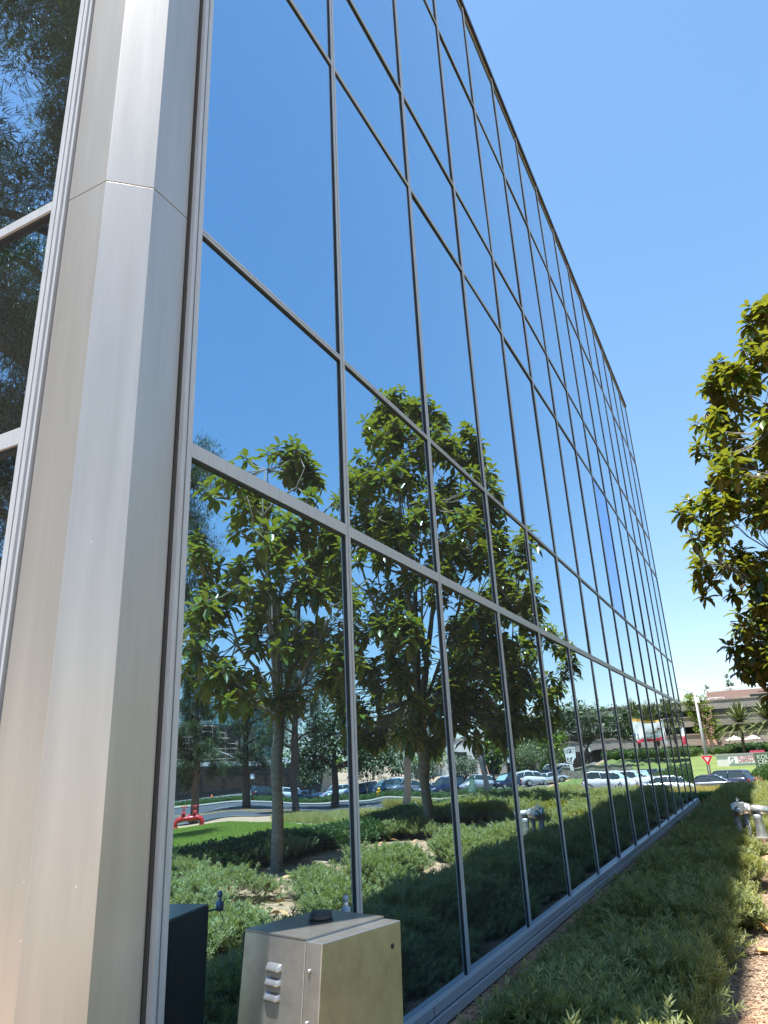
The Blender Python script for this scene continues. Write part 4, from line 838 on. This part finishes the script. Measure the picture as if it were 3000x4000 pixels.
# green utility marker and concrete light pole
U_ = thing('utility_box', 'pale green utility post beside the concrete light pole', 'utility post', pos(23.4, 69.5)); k = MB(); k.box((-0.2, -0.2, -0.2), (0.2, 0.2, 2.0), mat('utility_green', (0.18, 0.30, 0.2), 0.6)); k.build('housing', U_, bevel=0.03)
k = MB(); k.box((-0.23, -0.23, 2.0), (0.23, 0.23, 2.08), M['sign_green']); k.build('cap', U_)
L_ = thing('light_pole', 'speckled concrete street light pole, mirrored between the second and third magnolias', 'light pole', pos(22.8, 71.5))
k = MB(); k.tube([(0, 0, -0.4), (0, 0, 5), (0, 0, 10.4)], [0.30, 0.24, 0.16], 'pole_concrete', 12); k.build('pole', L_)
k = MB(); k.tube([(0, 0, 10.2), (0.6, -0.5, 10.9), (1.8, -1.4, 11.4), (2.6, -2.0, 11.5)], [0.06, 0.05, 0.045, 0.04], 'pole_steel', 8); a_ = k.build('arm', L_)
k = MB(); k.box((2.4, -2.2, 11.42), (3.1, -1.9, 11.55), 'pole_steel'); k.build('lamp_head', a_)
k = MB(); k.box((-0.5, -0.34, 2.3), (-0.33, -0.26, 4.4), 'dark_metal'); k.box((-0.34, -0.32, 4.0), (-0.2, -0.28, 4.05), 'pole_steel'); k.build('sign_back', L_)

# ------------------------------------------------------------------ buildings
def text_obj(name, s, size, material, parent, loc, rot, depth=0.02, align='LEFT', bold=False):
    cu = bpy.data.curves.new(name, 'FONT'); cu.body = s; cu.size = size; cu.extrude = depth; cu.align_x = align; cu.space_line = 0.85
    if bold: cu.offset = size*0.02
    t = bpy.data.objects.new(name+'_tmp', cu); C.objects.link(t)
    dg = bpy.context.evaluated_depsgraph_get(); me = bpy.data.meshes.new_from_object(t.evaluated_get(dg)); bpy.data.objects.remove(t)
    me.materials.clear(); me.materials.append(M[material]); o = bpy.data.objects.new(name, me); C.objects.link(o); o.parent = parent; o.location = loc; o.rotation_euler = rot
    return o
# concrete ribbon-window office: face roughly towards the camera
K = thing('concrete_office', 'three-storey grey concrete office with dark ribbon windows, seen at the right and in the glass', 'building', (-8, 155, 0.3), R(2.5))
LEN0, LEN1 = -52, 62
bands = [(2.7, 5.4), (7.1, 9.6), (11.0-0.0, 0)]
zb = [(1.9+0.2, 4.5), (5.95, 8.3), (9.6-0.2, 11.0)]
zb = [(2.1, 4.6), (6.0, 8.1), (9.0, 10.4)]
zb = [(2.05, 4.25), (5.55, 7.45), (8.55, 10.35)]
for (a, b) in zb:
    k = MB(); m_ = (a+b)/2+0.15; k.box((LEN0, 0, a), (LEN1, 1.2, m_), 'grey_concrete'); k.box((LEN0, 0.18, m_), (LEN1, 1.2, b-0.22), 'grey_concrete'); k.box((LEN0, -0.05, b-0.22), (LEN1, 1.2, b), 'grey_concrete')
    for xx in range(LEN0+6, LEN1, 9): k.box((xx-0.02, -0.06, a), (xx+0.02, 0.0, m_), 'roof_grey')
    k.build('spandrel', K)
for i, (a, b) in enumerate([(0, 2.05), (4.25, 5.55), (7.45, 8.55)]):
    k = MB(); k.box((LEN0, 1.3, a-1.5 if i == 0 else a), (LEN1, 1.5, b), 'dark_glass'); o = k.build('ribbon_window', K)
k = MB(); k.box((LEN0, 1.5, -2), (LEN1, 30, 10.1), 'grey_concrete'); k.build('block', K)
for xx in range(LEN0+2, LEN1, 9):
    if -2 < xx < 5: continue
    k = MB(); k.box((xx-0.55, 0.3, -2.2), (xx+0.55, 1.25, 2.04), 'concrete'); k.build('pier', K)
k = MB(); k.box((-0.6, -2.2, -2.5), (3.4, -0.08, 2.0), 'pink_wall'); k.box((-0.4, -2.0, 2.0), (2.3, -0.08, 8.8), 'pink_wall'); k.build('stair_tower', K)
PK = thing('rooftop_penthouse', 'pale pink penthouse with white rounded rails on the concrete office roof', 'penthouse', (-7.0, 175, 10.4), R(2.5))
k = MB(); k.box((0, 0, 0), (15, 10, 3.0), 'pink_wall'); k.build('wall', PK)
k = MB(); k.tube([(0, -0.2, 2.0), (0, -0.2, 3.0), (0.3, -0.2, 3.4), (15, -0.2, 3.9)], 0.16, 'white_paint', 8); k.tube([(0.5, -0.2, 3.0), (15, -0.2, 3.5)], 0.1, 'white_paint', 8); k.build('rail', PK)
k = MB()
for xx in (8.5,): k.box((xx, -0.05, 0.5), (xx+4.2, 0.02, 1.9), 'dark_glass')
k.build('window', PK)
k = MB()
for xx in (0.3, 1.8, 3.3): k.tube([(xx, -2, 0), (xx, -2, 1.6)], 0.05, 'white_paint', 5)
k.tube([(0.3, -2, 1.6), (3.3, -2, 1.6)], 0.05, 'white_paint', 5); k.build('roof_ladder', PK)
# climbing tree on the concrete office corner
blob_tree('ficus_tree', 'bright green ficus climbing the pale stair tower right of the glass building edge', (-7.6, 150.6, 0.5), 3.0, 0.16,
          [(0.4, 0, 9.6, 1.9, 1.2, 1.3), (-1.5, 0, 9.6, 1.5, 1.2, 1.6), (1.2, 0, 7.8, 1.8, 1.1, 1.4), (-0.8, 0, 7.0, 1.7, 1.1, 1.5), (1.8, 0, 5.6, 1.9, 1.1, 1.5), (-0.2, 0, 5.0, 1.7, 1.1, 1.3), (2.0, 0, 3.6, 1.4, 1.0, 0.9), (2.9, 0, 4.4, 1.0, 0.9, 1.0)], 3600, 91, 'ficus', None, L=0.42, Wd=0.26, bark='bark', fill=0.7)

def simple_block(name, label, loc, rz, size, wallm, roofm, windows, winm='dark_glass', roof_over=0.3, cat='building'):
    T = thing(name, label, cat, loc, rz); sx, sy, sz = size
    k = MB(); k.box((0, 0, -3), (sx, sy, sz), wallm); k.build('wall', T)
    k = MB(); k.box((-roof_over, -roof_over, sz), (sx+roof_over, sy+roof_over, sz+0.45), roofm); k.build('roof', T)
    for (a, b, c, d) in windows:
        k = MB(); k.box((a, -0.06, c), (b, -0.001, d), winm); k.build('window', T)
    return T
T = thing('pavilion', 'low black-clad pavilion with pale fascia behind the left parking row', 'building', (66, 113, -1.5), R(-25))
k = MB(); k.box((0, 0, -1), (46, 20, 3.2), 'black_wall'); k.build('wall', T)
k = MB(); k.box((-0.5, -0.6, 3.2), (46, 20, 4.5), 'black_wall'); k.box((-0.5, -0.62, 4.5), (46, 20, 4.7), 'dark_metal'); k.build('fascia', T)
k = MB(); k.box((-0.5, 1.5, 4.7), (46, 19, 5.5), 'pale_wall'); k.build('roof', T)
for xx in range(2, 44, 4):
    k = MB(); k.box((xx, -0.06, 0.2), (xx+3.4, 0.0, 2.9), 'dark_glass'); k.build('window', T)
def curtain_tower(name, label, loc, rz, size, n, m, fm='dark_metal', gm='teal_glass'):
    T = thing(name, label, 'tower', loc, rz); sx, sy, sz = size
    k = MB(); k.box((0, 0, -4), (sx, sy, sz), gm); k.build('glazing', T)
    k = MB()
    for i in range(n+1): x = sx*i/n; k.box((x-0.12, -0.14, -3), (x+0.12, -0.01, sz), fm)
    for j in range(m+1): z = sz*j/m; k.box((0, -0.16, z-0.12), (sx, -0.145, z+0.12), fm)
    for i in range(7): y = sy*i/6; k.box((-0.14, y-0.12, -3), (-0.01, y+0.12, sz), fm)
    for j in range(m+1): z = sz*j/m; k.box((-0.16, 0, z-0.12), (-0.145, sy, z+0.12), fm)
    k.build('frame_grid', T); return T
curtain_tower('office_tower', 'teal glass tower with a fine dark grid behind the pines', (190, 282, -2), R(-34), (46, 30, 38), 26, 14)
simple_block('parking_building', 'pale low building with dark openings behind the parking lot', (52, 203, -2), R(-12), (38, 14, 9.5), 'pale_wall', 'pale_wall', [(3+i*6, 6.5+i*6, 4.0, 6.2) for i in range(5)])
simple_block('annex_building', 'pale annex with tall blue-grey windows behind the umbrella-shaped pine', (24, 164, 0), R(-6), (16, 12, 5.5), 'pale_wall', 'pale_wall', [(1.5, 3.2, 0, 4.2), (5, 5.8, 0, 4.2), (9.5, 11.5, 0.5, 4.0)], 'teal_glass')
simple_block('brick_annex', 'low pink-brown block behind the far lot', (48, 176, -2), R(-8), (12, 8, 4.2), 'pink_wall', 'roof_grey', [(2, 4, 1.5, 3)])
# scaffold around a dark block
T = simple_block('black_block', 'dark block under renovation behind the scaffolding', (84, 114, -1.5), R(-25), (24, 14, 12), 'black_wall', 'dark_metal', [])
SCF = thing('scaffolding', 'rusty tube scaffolding with diagonal braces on the dark pavilion roof', 'scaffolding', (80.5, 108.0, 4.0), R(-25))
k = MB()
for i in range(9):
    for yy in (0, 1.4): k.tube([(i*2.2, yy, 0), (i*2.2, yy, 9.0-max(0, 4-i)*1.3)], 0.06, 'rust', 5, smooth=False)
k.build('upright', SCF)
for j in range(5):
    z = j*1.9+0.5; x0 = max(0, (j-1))*2.2; k = MB()
    for yy in (0, 1.4): k.tube([(x0-0.6, yy, z), (17.9, yy, z)], 0.055, 'rust', 5, smooth=False); k.tube([(x0, yy, z+0.9), (17.9, yy, z+0.9)], 0.04, 'rust', 5, smooth=False)
    k.box((x0, 0.1, z-0.06), (17.6, 1.3, z), 'rust'); k.build('walkway', SCF)
k = MB()
for i, (a, b, c, d) in enumerate([(0, 0.5, 4.4, 2.4), (4.4, 0.5, 8.8, 4.3), (8.8, 4.3, 4.4, 2.4), (2.2, 4.3, 6.0, 0.2), (9, 6.5, 13.2, 2.4), (13.2, 8, 17.6, 4.3), (11, 2.4, 6.6, 0.5), (6.6, 7.6, 10.5, 2.0)]):
    k.tube([(a, -0.08, b), (c, -0.08, d)], 0.05, 'pole_steel', 5, smooth=False)
k.build('brace', SCF)
# stacked stone retaining wall
SW = thing('stone_wall', 'low stacked-stone retaining wall behind the golden grass', 'wall', (23.4, 105.5, tz(23.4, 105.5)), math.atan2(4.0, -8.5))
k = MB(); gg = random.Random(4); z = -0.3
while z < 1.45:
    x = 0; h_ = gg.uniform(0.16, 0.26)
    while x < 9.5:
        w_ = gg.uniform(0.3, 0.7); q = gg.uniform(0, 0.06); k.box((x+0.01, -0.3-q, z+0.008), (x+w_-0.01, 0.35, z+h_-0.008), 'stone'); x += w_
    z += h_
k.box((0.02, -0.24, -0.3), (9.4, 0.3, 1.4), 'groove'); k.build('stonework', SW)
k = MB(); k.box((-0.05, -0.38, z), (9.7, 0.42, z+0.1), 'concrete'); k.build('cap', SW)

# ------------------------------------------------------------------ street light, signs (direct view)
SL = thing('street_light', 'tall tapered grey street light with long curved arm above the yield sign', 'street light', pos(-3.8, 90))
k = MB(); k.tube([(0, 0, -0.5), (0, 0, 5), (0, 0, 9.6)], [0.20, 0.16, 0.11], 'pole_steel', 12); k.build('pole', SL)
k = MB(); k.tube([(0, 0, 9.4), (-0.5, 0, 9.85), (-1.3, 0, 10.3), (-2.3, 0, 10.55), (-3.2, 0, 10.55)], [0.07, 0.055, 0.05, 0.04, 0.035], 'pole_steel', 8); ar = k.build('arm', SL)
k = MB(); k.box((-3.9, -0.16, 10.48), (-3.1, 0.16, 10.62), 'pole_steel'); k.build('lamp_head', ar)
k = MB(); k.box((0.1, -0.15, 8.6), (0.42, 0.15, 9.2), 'white_paint'); k.build('control_box', SL, bevel=0.03)
YS = thing('yield_sign', 'red and white triangular yield sign on its post in front of the street light', 'road sign', pos(-3.55, 86.5))
k = MB(); k.tube([(0, 0.05, -0.3), (0, 0.05, 2.9)], 0.04, 'pole_steel', 8); k.build('post', YS)
zc = 2.65; tri = lambda s, dz=0: [(-s, zc+s*0.577+dz), (s, zc+s*0.577+dz), (0, zc-s*1.155+dz)]
def plate(k, pts, y0, y1, m): n = len(pts); k.add([(x, y0, z) for x, z in pts]+[(x, y1, z) for x, z in pts], [tuple(range(n)), tuple(range(2*n-1, n-1, -1))]+[(i, n+i, n+(i+1) % n, (i+1) % n) for i in range(n)], m)
k = MB(); plate(k, tri(0.62)[::-1], -0.0, 0.02, 'white_paint'); plate(k, tri(0.58)[::-1], -0.006, -0.001, 'sign_red'); plate(k, tri(0.27, 0.02)[::-1], -0.012, -0.007, 'white_paint'); pl = k.build('sign_plate', YS)
text_obj('lettering', 'YIELD', 0.13, 'sign_red', pl, (0, -0.02, zc+0.03), (R(90), 0, 0), 0.002, 'CENTER')
GS = thing('company_sign', 'long low white monument sign with red company lettering on the lawn', 'sign', (-4.2, 115, tz(-2.5, 115)+0.1), R(-4))
k = MB(); k.box((0, 0, -0.4), (6.2, 0.8, 1.35), 'pale_wall'); k.build('base', GS); k = MB(); k.box((1.5, -0.06, 0.25), (5.9, -0.001, 1.3), 'white_paint'); k.build('panel', GS)
k = MB(); k.box((-0.1, -0.1, 1.35), (7.1, 0.95, 1.55), 'roof_grey'); k.box((6.2, -0.1, -0.4), (7.1, 0.95, 1.35), 'roof_grey'); k.build('frame', GS)
text_obj('lettering', 'GLIDEWELL\nLABORATORIES', 0.50, 'letter_red', GS, (2.7, -0.08, 0.85), (R(90), 0, 0), 0.01)
k = MB(); n_ = 14; k.tube([(2.0+0.26*math.cos(a*2*math.pi/n_), -0.08, 0.78+0.34*math.sin(a*2*math.pi/n_)) for a in range(1, n_)], 0.035, 'roof_grey', 6); k.tube([(2.02, -0.08, 0.75), (2.26, -0.08, 0.75), (2.26, -0.08, 0.5)], 0.035, 'roof_grey', 6); k.build('emblem', GS)
k = MB(); k.box((4.4, 0.2, 1.56), (6.2, 0.3, 1.85), 'letter_red'); k.build('small_plate', GS)
KS = thing('center_sign', 'dark green monument sign with pale capital lettering at the right border', 'sign', (0.75, 104, tz(0.75, 104)), R(-3))
k = MB(); k.box((0, 0, -0.4), (4.2, 0.5, 2.35), 'sign_green'); k.build('slab', KS)
text_obj('lettering', 'KOLL\nCENTER\nNEWPORT', 0.66, 'letter_pale', KS, (0.3, -0.03, 1.62), (R(90), 0, 0), 0.02, bold=True)
SP = thing('speed_sign', 'white speed limit sign on a post, mirrored beside the umbrella-shaped pine', 'road sign', pos(19.5, 95), R(-12))
k = MB(); k.tube([(0, 0.05, -0.3), (0, 0.05, 4.3)], 0.04, 'pole_steel', 8); k.build('post', SP); k = MB(); k.box((-0.5, -0.02, 2.7), (0.5, 0.02, 4.5), 'white_paint'); pl = k.build('sign_plate', SP)
text_obj('lettering', 'SPEED\nLIMIT', 0.32, 'letter_black', pl, (0, -0.025, 4.15), (R(90), 0, 0), 0.002, 'CENTER'); text_obj('lettering', '55', 0.8, 'letter_black', pl, (0, -0.025, 2.85), (R(90), 0, 0), 0.002, 'CENTER', bold=True)
k = MB(); k.box((-0.3, -0.02, 1.8), (0.3, 0.02, 2.6), 'flag_white'); k.build('lower_plate', SP)
for (x, y, lb) in [(20.5, 113, 'black lamp post with pale square head left of the low stone wall'), (56.4, 73.5+6.5, 'black lamp post with white square head at the left parking row'), (29.0, 100, 'black lamp post among the parked cars right of the light pole')]:
    T = thing('lamp_post', lb, 'lamp post', pos(x, y), 0, 'square lamp posts'); k = MB(); k.tube([(0, 0, -0.3), (0, 0, 2.9)], 0.07, 'dark_metal', 8); k.build('post', T); k = MB(); k.box((-0.2, -0.2, 2.9), (0.2, 0.2, 3.7), 'white_paint'); k.build('lamp_head', T, bevel=0.03); k = MB(); k.box((-0.25, -0.25, 3.7), (0.25, 0.25, 3.78), 'dark_metal'); k.build('cap', T)
for (x, y, lb) in [(-2.4, 147, 'cream patio umbrella left of the palm trunk'), (0.6, 147.5, 'cream patio umbrella right of the palm trunk'), (9.3, 147, 'cream patio umbrella mirrored behind the palms')]:
    T = thing('patio_umbrella', lb, 'umbrella', pos(x, y), 0, 'patio umbrellas at the concrete office'); k = MB(); k.tube([(0, 0, 0), (0, 0, 2.5)], 0.04, 'white_paint', 8); k.build('pole', T)
    k = MB(); vs = [(0, 0, 2.75)]+[(1.45*math.cos(a*math.pi/4), 1.45*math.sin(a*math.pi/4), 2.05) for a in range(8)]+[(1.45*math.cos(a*math.pi/4), 1.45*math.sin(a*math.pi/4), 1.95) for a in range(8)]
    k.add(vs, [(0, 1+a, 1+(a+1) % 8) for a in range(8)]+[(1+a, 9+a, 9+(a+1) % 8, 1+(a+1) % 8) for a in range(8)], 'canvas'); k.build('canopy', T)
for (x, y, lb) in [(-3.4, 145.5, 'white picnic table left of the first umbrella'), (0.8, 146, 'white picnic table under the right umbrella')]:
    T = thing('picnic_table', lb, 'table', pos(x, y), 0, 'picnic tables at the concrete office'); k = MB(); k.box((-0.9, -0.5, 0.72), (0.9, 0.5, 0.8), 'concrete'); k.build('tabletop', T); k = MB(); k.box((-0.15, -0.15, 0), (0.15, 0.15, 0.72), 'concrete'); k.build('pedestal', T)
    for yy in (-0.95, 0.75):
        k = MB(); k.box((-0.9, yy, 0.42), (0.9, yy+0.25, 0.48), 'concrete'); k.box((-0.1, yy+0.05, 0), (0.1, yy+0.2, 0.42), 'concrete'); k.build('bench', T)
CN = thing('traffic_cone', 'small orange traffic cone on the far lot before the black pavilion', 'cone', pos(73, 92, 0.05)); k = MB(); k.tube([(0, 0, 0.03), (0, 0, 0.75)], [0.2, 0.04], 'cone', 12); k.build('cone', CN); k = MB(); k.box((-0.27, -0.27, 0), (0.27, 0.27, 0.04), 'cone'); k.build('base', CN)

# ------------------------------------------------------------------ flags
def flag(label, base, h, stripes, L, Hh, rz, seed, motif=None):
    T = thing('flagpole', label, 'flag', base, rz, 'flags before the concrete office')
    k = MB(); k.tube([(0, 0, -0.3), (0, 0, h)], [0.09, 0.05], 'pole_steel', 8); k.tube([(0, 0, h), (0, 0, h+0.12)], 0.09, 'white_paint', 8); k.build('pole', T)
    k = MB(); nx, nz = 20, 12
    def pt(u, v): return (0.06+u*L*0.93, 0.28*L*0.3*math.sin(u*8+seed)*u**0.5+0.1*math.sin(v*4+u*5), h-0.1-Hh*(1-v)-0.25*L*u*u*0.5+0.12*math.sin(u*7+seed))
    for i in range(nx):
        for j in range(nz):
            v = (j+0.5)/nz; m_ = [s[1] for s in stripes if v >= s[0]][-1]
            k.add([pt(i/nx, j/nz), pt((i+1)/nx, j/nz), pt((i+1)/nx, (j+1)/nz), pt(i/nx, (j+1)/nz)], [(0, 1, 2, 3)], m_, True)
    k.build('cloth', T)
    if motif: motif(T, pt)
    return T
def bear(T, pt):
    k = MB()   # simple walking-bear silhouette patch and star
    def patch(u0, u1, v0, v1, m):
        a = [pt(u0, v0), pt(u1, v0), pt(u1, v1), pt(u0, v1)]; k.add([(x, y-0.02, z) for x, y, z in a]+[(x, y+0.02, z) for x, y, z in a], [(0, 1, 2, 3), (7, 6, 5, 4)], m)
    patch(0.33, 0.66, 0.52, 0.70, 'flag_brown'); patch(0.24, 0.34, 0.54, 0.66, 'flag_brown')
    for u in (0.35, 0.42, 0.56, 0.62): patch(u, u+0.04, 0.42, 0.53, 'flag_brown')
    patch(0.28, 0.70, 0.39, 0.42, 'sign_green'); patch(0.08, 0.14, 0.78, 0.88, 'flag_red')
    e = k.build('emblem', T)
    text_obj('lettering', 'CALIFORNIA REPUBLIC', 0.30, 'letter_black', T, (pt(0.12, 0.27)[0], pt(0.4, 0.27)[1]-0.12, pt(0.4, 0.25)[2]), (R(90), R(6), 0), 0.003)
flag('flag with orange top, white middle and blue edge on a tall pole', pos(12.6, 104), 7.4, [(0, 'flag_blue'), (0.18, 'flag_white'), (0.84, 'flag_orange')], 3.4, 2.3, R(190), 0.5)
flag('white state flag with red lower stripe and small bear', pos(8.6, 101), 7.0, [(0, 'flag_red'), (0.20, 'flag_white')], 3.4, 2.2, R(0), 1.9, bear)
flag('small red and white flag drooping beside the state flag', pos(5.6, 101), 6.0, [(0, 'flag_red'), (0.5, 'flag_white')], 1.2, 2.0, R(8), 3.0)

# ------------------------------------------------------------------ cars
def make_car(kind, paint, label, loc, heading, group='parked and passing cars'):
    """car along local +X (front), wheels on z=0"""
    T = thing('parked_car', label, 'car', loc, math.atan2(heading[1], heading[0]), group)
    Lc, Wc, belt, roof, xs = {'sedan': (4.75, 1.84, 0.92, 1.45, (-1.75, -0.85, 0.55, 1.35)), 'suv': (4.7, 1.9, 1.08, 1.72, (-2.15, -1.85, 0.6, 1.3)), 'van': (5.1, 1.98, 1.12, 1.80, (-2.4, -2.2, 0.95, 1.95))}[kind]
    hx = Lc/2; k = MB()
    st = [(-hx, 0.40, belt*0.80, 0.80), (-hx+0.06, 0.26, belt*0.96, 0.90), (-hx+0.5, 0.20, belt*1.03, 0.97), (-0.6, 0.18, belt*1.01, 1.0), (0.6, 0.18, belt, 1.0), (xs[3], 0.2, belt*0.97, 0.98), (hx-0.55, 0.22, belt*0.84, 0.94), (hx-0.12, 0.24, belt*0.70, 0.85), (hx, 0.36, belt*0.58, 0.74)]
    vs = []
    for (x, zl, zu, wf) in st:
        hw = Wc/2*wf; zm = (zl+zu)/2
        vs += [(x, -hw*0.85, zl), (x, -hw, zl+0.12), (x, -hw, zm+0.05), (x, -hw*0.95, zu-0.03), (x, -hw*0.82, zu), (x, hw*0.82, zu), (x, hw*0.95, zu-0.03), (x, hw, zm+0.05), (x, hw, zl+0.12), (x, hw*0.85, zl)]
    n = 10; fs = [(i*n+j, (i+1)*n+j, (i+1)*n+(j+1) % n, i*n+(j+1) % n) for i in range(len(st)-1) for j in range(n)]+[tuple(range(n)), tuple(range((len(st)-1)*n, len(st)*n))[::-1]]
    fs = [f[::-1] for f in fs]
    k.add(vs, fs, 'car_'+paint, True); k.build('body', T)
    # cabin: glass volume with painted roof and pillars
    a, b, c, d = xs; hb = Wc/2*0.90; hr = Wc/2*0.72; e = 0.02
    k = MB(); P0 = [(a, -hb, belt-0.03), (d, -hb, belt-0.03), (d, hb, belt-0.03), (a, hb, belt-0.03), (b, -hr, roof-0.07), (c, -hr, roof-0.07), (c, hr, roof-0.07), (b, hr, roof-0.07)]
    k.add(P0, [(0, 3, 2, 1), (0, 1, 5, 4), (2, 3, 7, 6), (3, 0, 4, 7)], 'car_glass'); k.add([P0[1], P0[2], P0[6], P0[5]], [(0, 1, 2, 3)], 'sunshade' if label.count('windscreen') else 'car_glass'); k.build('windows', T)
    k = MB(); k.add([(b-0.05, -hr-e, roof-0.08), (c+0.05, -hr-e, roof-0.08), (c+0.05, hr+e, roof-0.08), (b-0.05, hr+e, roof-0.08), (b+0.15, -hr+0.1, roof), (c-0.15, -hr+0.1, roof), (c-0.15, hr-0.1, roof), (b+0.15, hr-0.1, roof)],
                     [(0, 3, 2, 1), (4, 5, 6, 7), (0, 1, 5, 4), (1, 2, 6, 5), (2, 3, 7, 6), (3, 0, 4, 7)], 'car_'+paint)
    for s_ in (-1, 1):
        for (x0, x1) in ((a, b), (d, c), ((a+d)/2-0.1, (b+c)/2)): k.tube([(x0, s_*(hb+0.005), belt-0.04), (x1, s_*(hr+0.005), roof-0.06)], 0.04, 'car_'+paint, 6)
    k.build('roof', T)
    for x in (-hx+0.95, hx-0.93):
        for s_ in (-1, 1):
            k = MB(); y = s_*Wc/2*0.90; k.tube([(x, y-0.11*1, 0.34), (x, y+0.11, 0.34)], 0.34, 'rubber', 18, smooth=False); wh = k.build('wheel', T)
            k = MB(); k.tube([(x, y+s_*0.112, 0.34), (x, y+s_*0.125, 0.34)], 0.22, 'rim', 12, smooth=False); k.build('rim', wh)
    for s_ in (-1, 1):
        k = MB(); k.box((-hx-0.01, s_*Wc*0.36-0.19, belt*0.70), (-hx+0.16, s_*Wc*0.36+0.19, belt*0.70+0.17), 'tail'); k.build('tail_light', T, bevel=0.03)
        k = MB(); k.box((hx-0.22, s_*Wc*0.34-0.18, belt*0.56), (hx-0.015, s_*Wc*0.34+0.18, belt*0.56+0.14), 'lamp'); k.build('headlight', T, bevel=0.03)
        k = MB(); k.box((d-0.35, s_*(Wc/2+0.08)-0.07, belt-0.05), (d-0.2, s_*(Wc/2+0.08)+0.07, belt+0.08), 'car_'+paint); k.build('side_mirror', T, bevel=0.02)
    k = MB(); k.box((-hx-0.012, -0.26, belt*0.55), (-hx+0.05, 0.26, belt*0.55+0.13), 'white_paint'); k.build('number_plate', T)
    return T
def cz(x, y, dz=0.05): return (x, y, tz(x, y)+dz)
HD = (0.5, -0.87)
make_car('sedan', 'white', 'white saloon driving along the street, mirrored at the far end of the glass', cz(5.4, 65.5), (-1, 0.22), 'cars on the street')
make_car('sedan', 'blue', 'dark blue saloon on the street, nearer of the two cars seen directly', cz(-2.7, 68.5), (-1, 0.10), 'cars on the street')
make_car('suv', 'navy', 'black estate car beyond the blue saloon on the street', cz(-1.6, 75.2), (-1, 0.35), 'cars on the street')
make_car('van', 'white', 'first white van of the row behind the white saloon, pale windscreen', cz(12.6, 80.5, 0.1), (-0.97, -0.25), 'vans and cars behind the white saloon')
make_car('van', 'white', 'second white van of the row, pale windscreen', cz(11.6, 83.4, 0.1), (-0.97, -0.25), 'vans and cars behind the white saloon')
make_car('suv', 'white', 'third white car of the row, pale windscreen', cz(10.3, 86.2, 0.1), (-0.97, -0.25), 'vans and cars behind the white saloon')
make_car('suv', 'navy', 'dark car with pale windscreen at the end of the van row', cz(9.2, 89.2, 0.1), (-0.97, -0.25), 'vans and cars behind the white saloon')
cars = [('suv', 'black', 'black suv parked tail first at the left end of the lot', (57.5, 76.5+8.2), (-0.5, 0.87)), ('suv', 'white', 'white suv with roof box behind the black suv', (58.2, 90.5), HD), ('sedan', 'teal', 'blue-grey saloon at the front of the left row', (52.2, 86), HD),
        ('sedan', 'white', 'white saloon half hidden by the near magnolia trunk', (48.4, 88), HD), ('suv', 'navy', 'dark blue suv right of the near magnolia trunk', (44.8, 87.5), HD), ('suv', 'teal', 'blue-grey suv beside the first mullion, pale windscreen', (41.8, 88.5), HD),
        ('suv', 'grey', 'large grey suv under the dark tree', (39.2, 88.8), HD), ('sedan', 'grey', 'grey saloon behind the far magnolia trunk', (36.2, 90), HD), ('suv', 'blue', 'blue suv between the two magnolia trunks', (34.3, 90.5), HD),
        ('suv', 'silver', 'silver-grey suv left of the concrete pole', (31.2, 92.5), HD), ('suv', 'blue', 'dark blue suv right of the concrete pole, pale windscreen', (27.9, 95.5), HD), ('suv', 'white', 'white suv seen from behind right of the third magnolia trunk', (25.4, 99.5), (-0.6, 0.8)),
        ('sedan', 'silver', 'silver saloon next to the white suv', (24.0, 101.5), (-0.6, 0.8)), ('sedan', 'white', 'white saloon left of the stone wall', (25.6, 116), HD),
        ('suv', 'white', 'white suv in the second row, left part', (44.5, 97), HD), ('sedan', 'silver', 'silver saloon in the second row', (41.0, 98.5), HD), ('suv', 'white', 'bright white suv in the second row behind the trunks', (37.8, 100), HD), ('sedan', 'white', 'white saloon in the second row near the pole', (33.8, 104), HD),
        ('suv', 'white', 'white suv in the third row right of the pole', (30.5, 110), HD), ('sedan', 'grey', 'grey saloon far back in the lot', (28.0, 114), HD), ('suv', 'white', 'white suv far back beside the largest olive tree', (27.5, 119), HD), ('sedan', 'blue', 'blue saloon in the far row', (31.8, 121), HD)]
for kd_, pt_, lb, (x, y), h_ in cars: make_car(kd_, pt_, lb, cz(x, y, 0.06), h_, 'cars in the parking lot')

# final siting of the far field on the camera's right-hand side of the street
for o in list(SC.objects):
    if o.parent or o.type in ('CAMERA', 'LIGHT') or o.get('kind') or o.location.y < 17 or o.location.x < 8: continue
    x, y = o.location.x*1.033, o.location.y
    o.location.z += tz(x, y)-tz(o.location.x, y); o.location.x = x
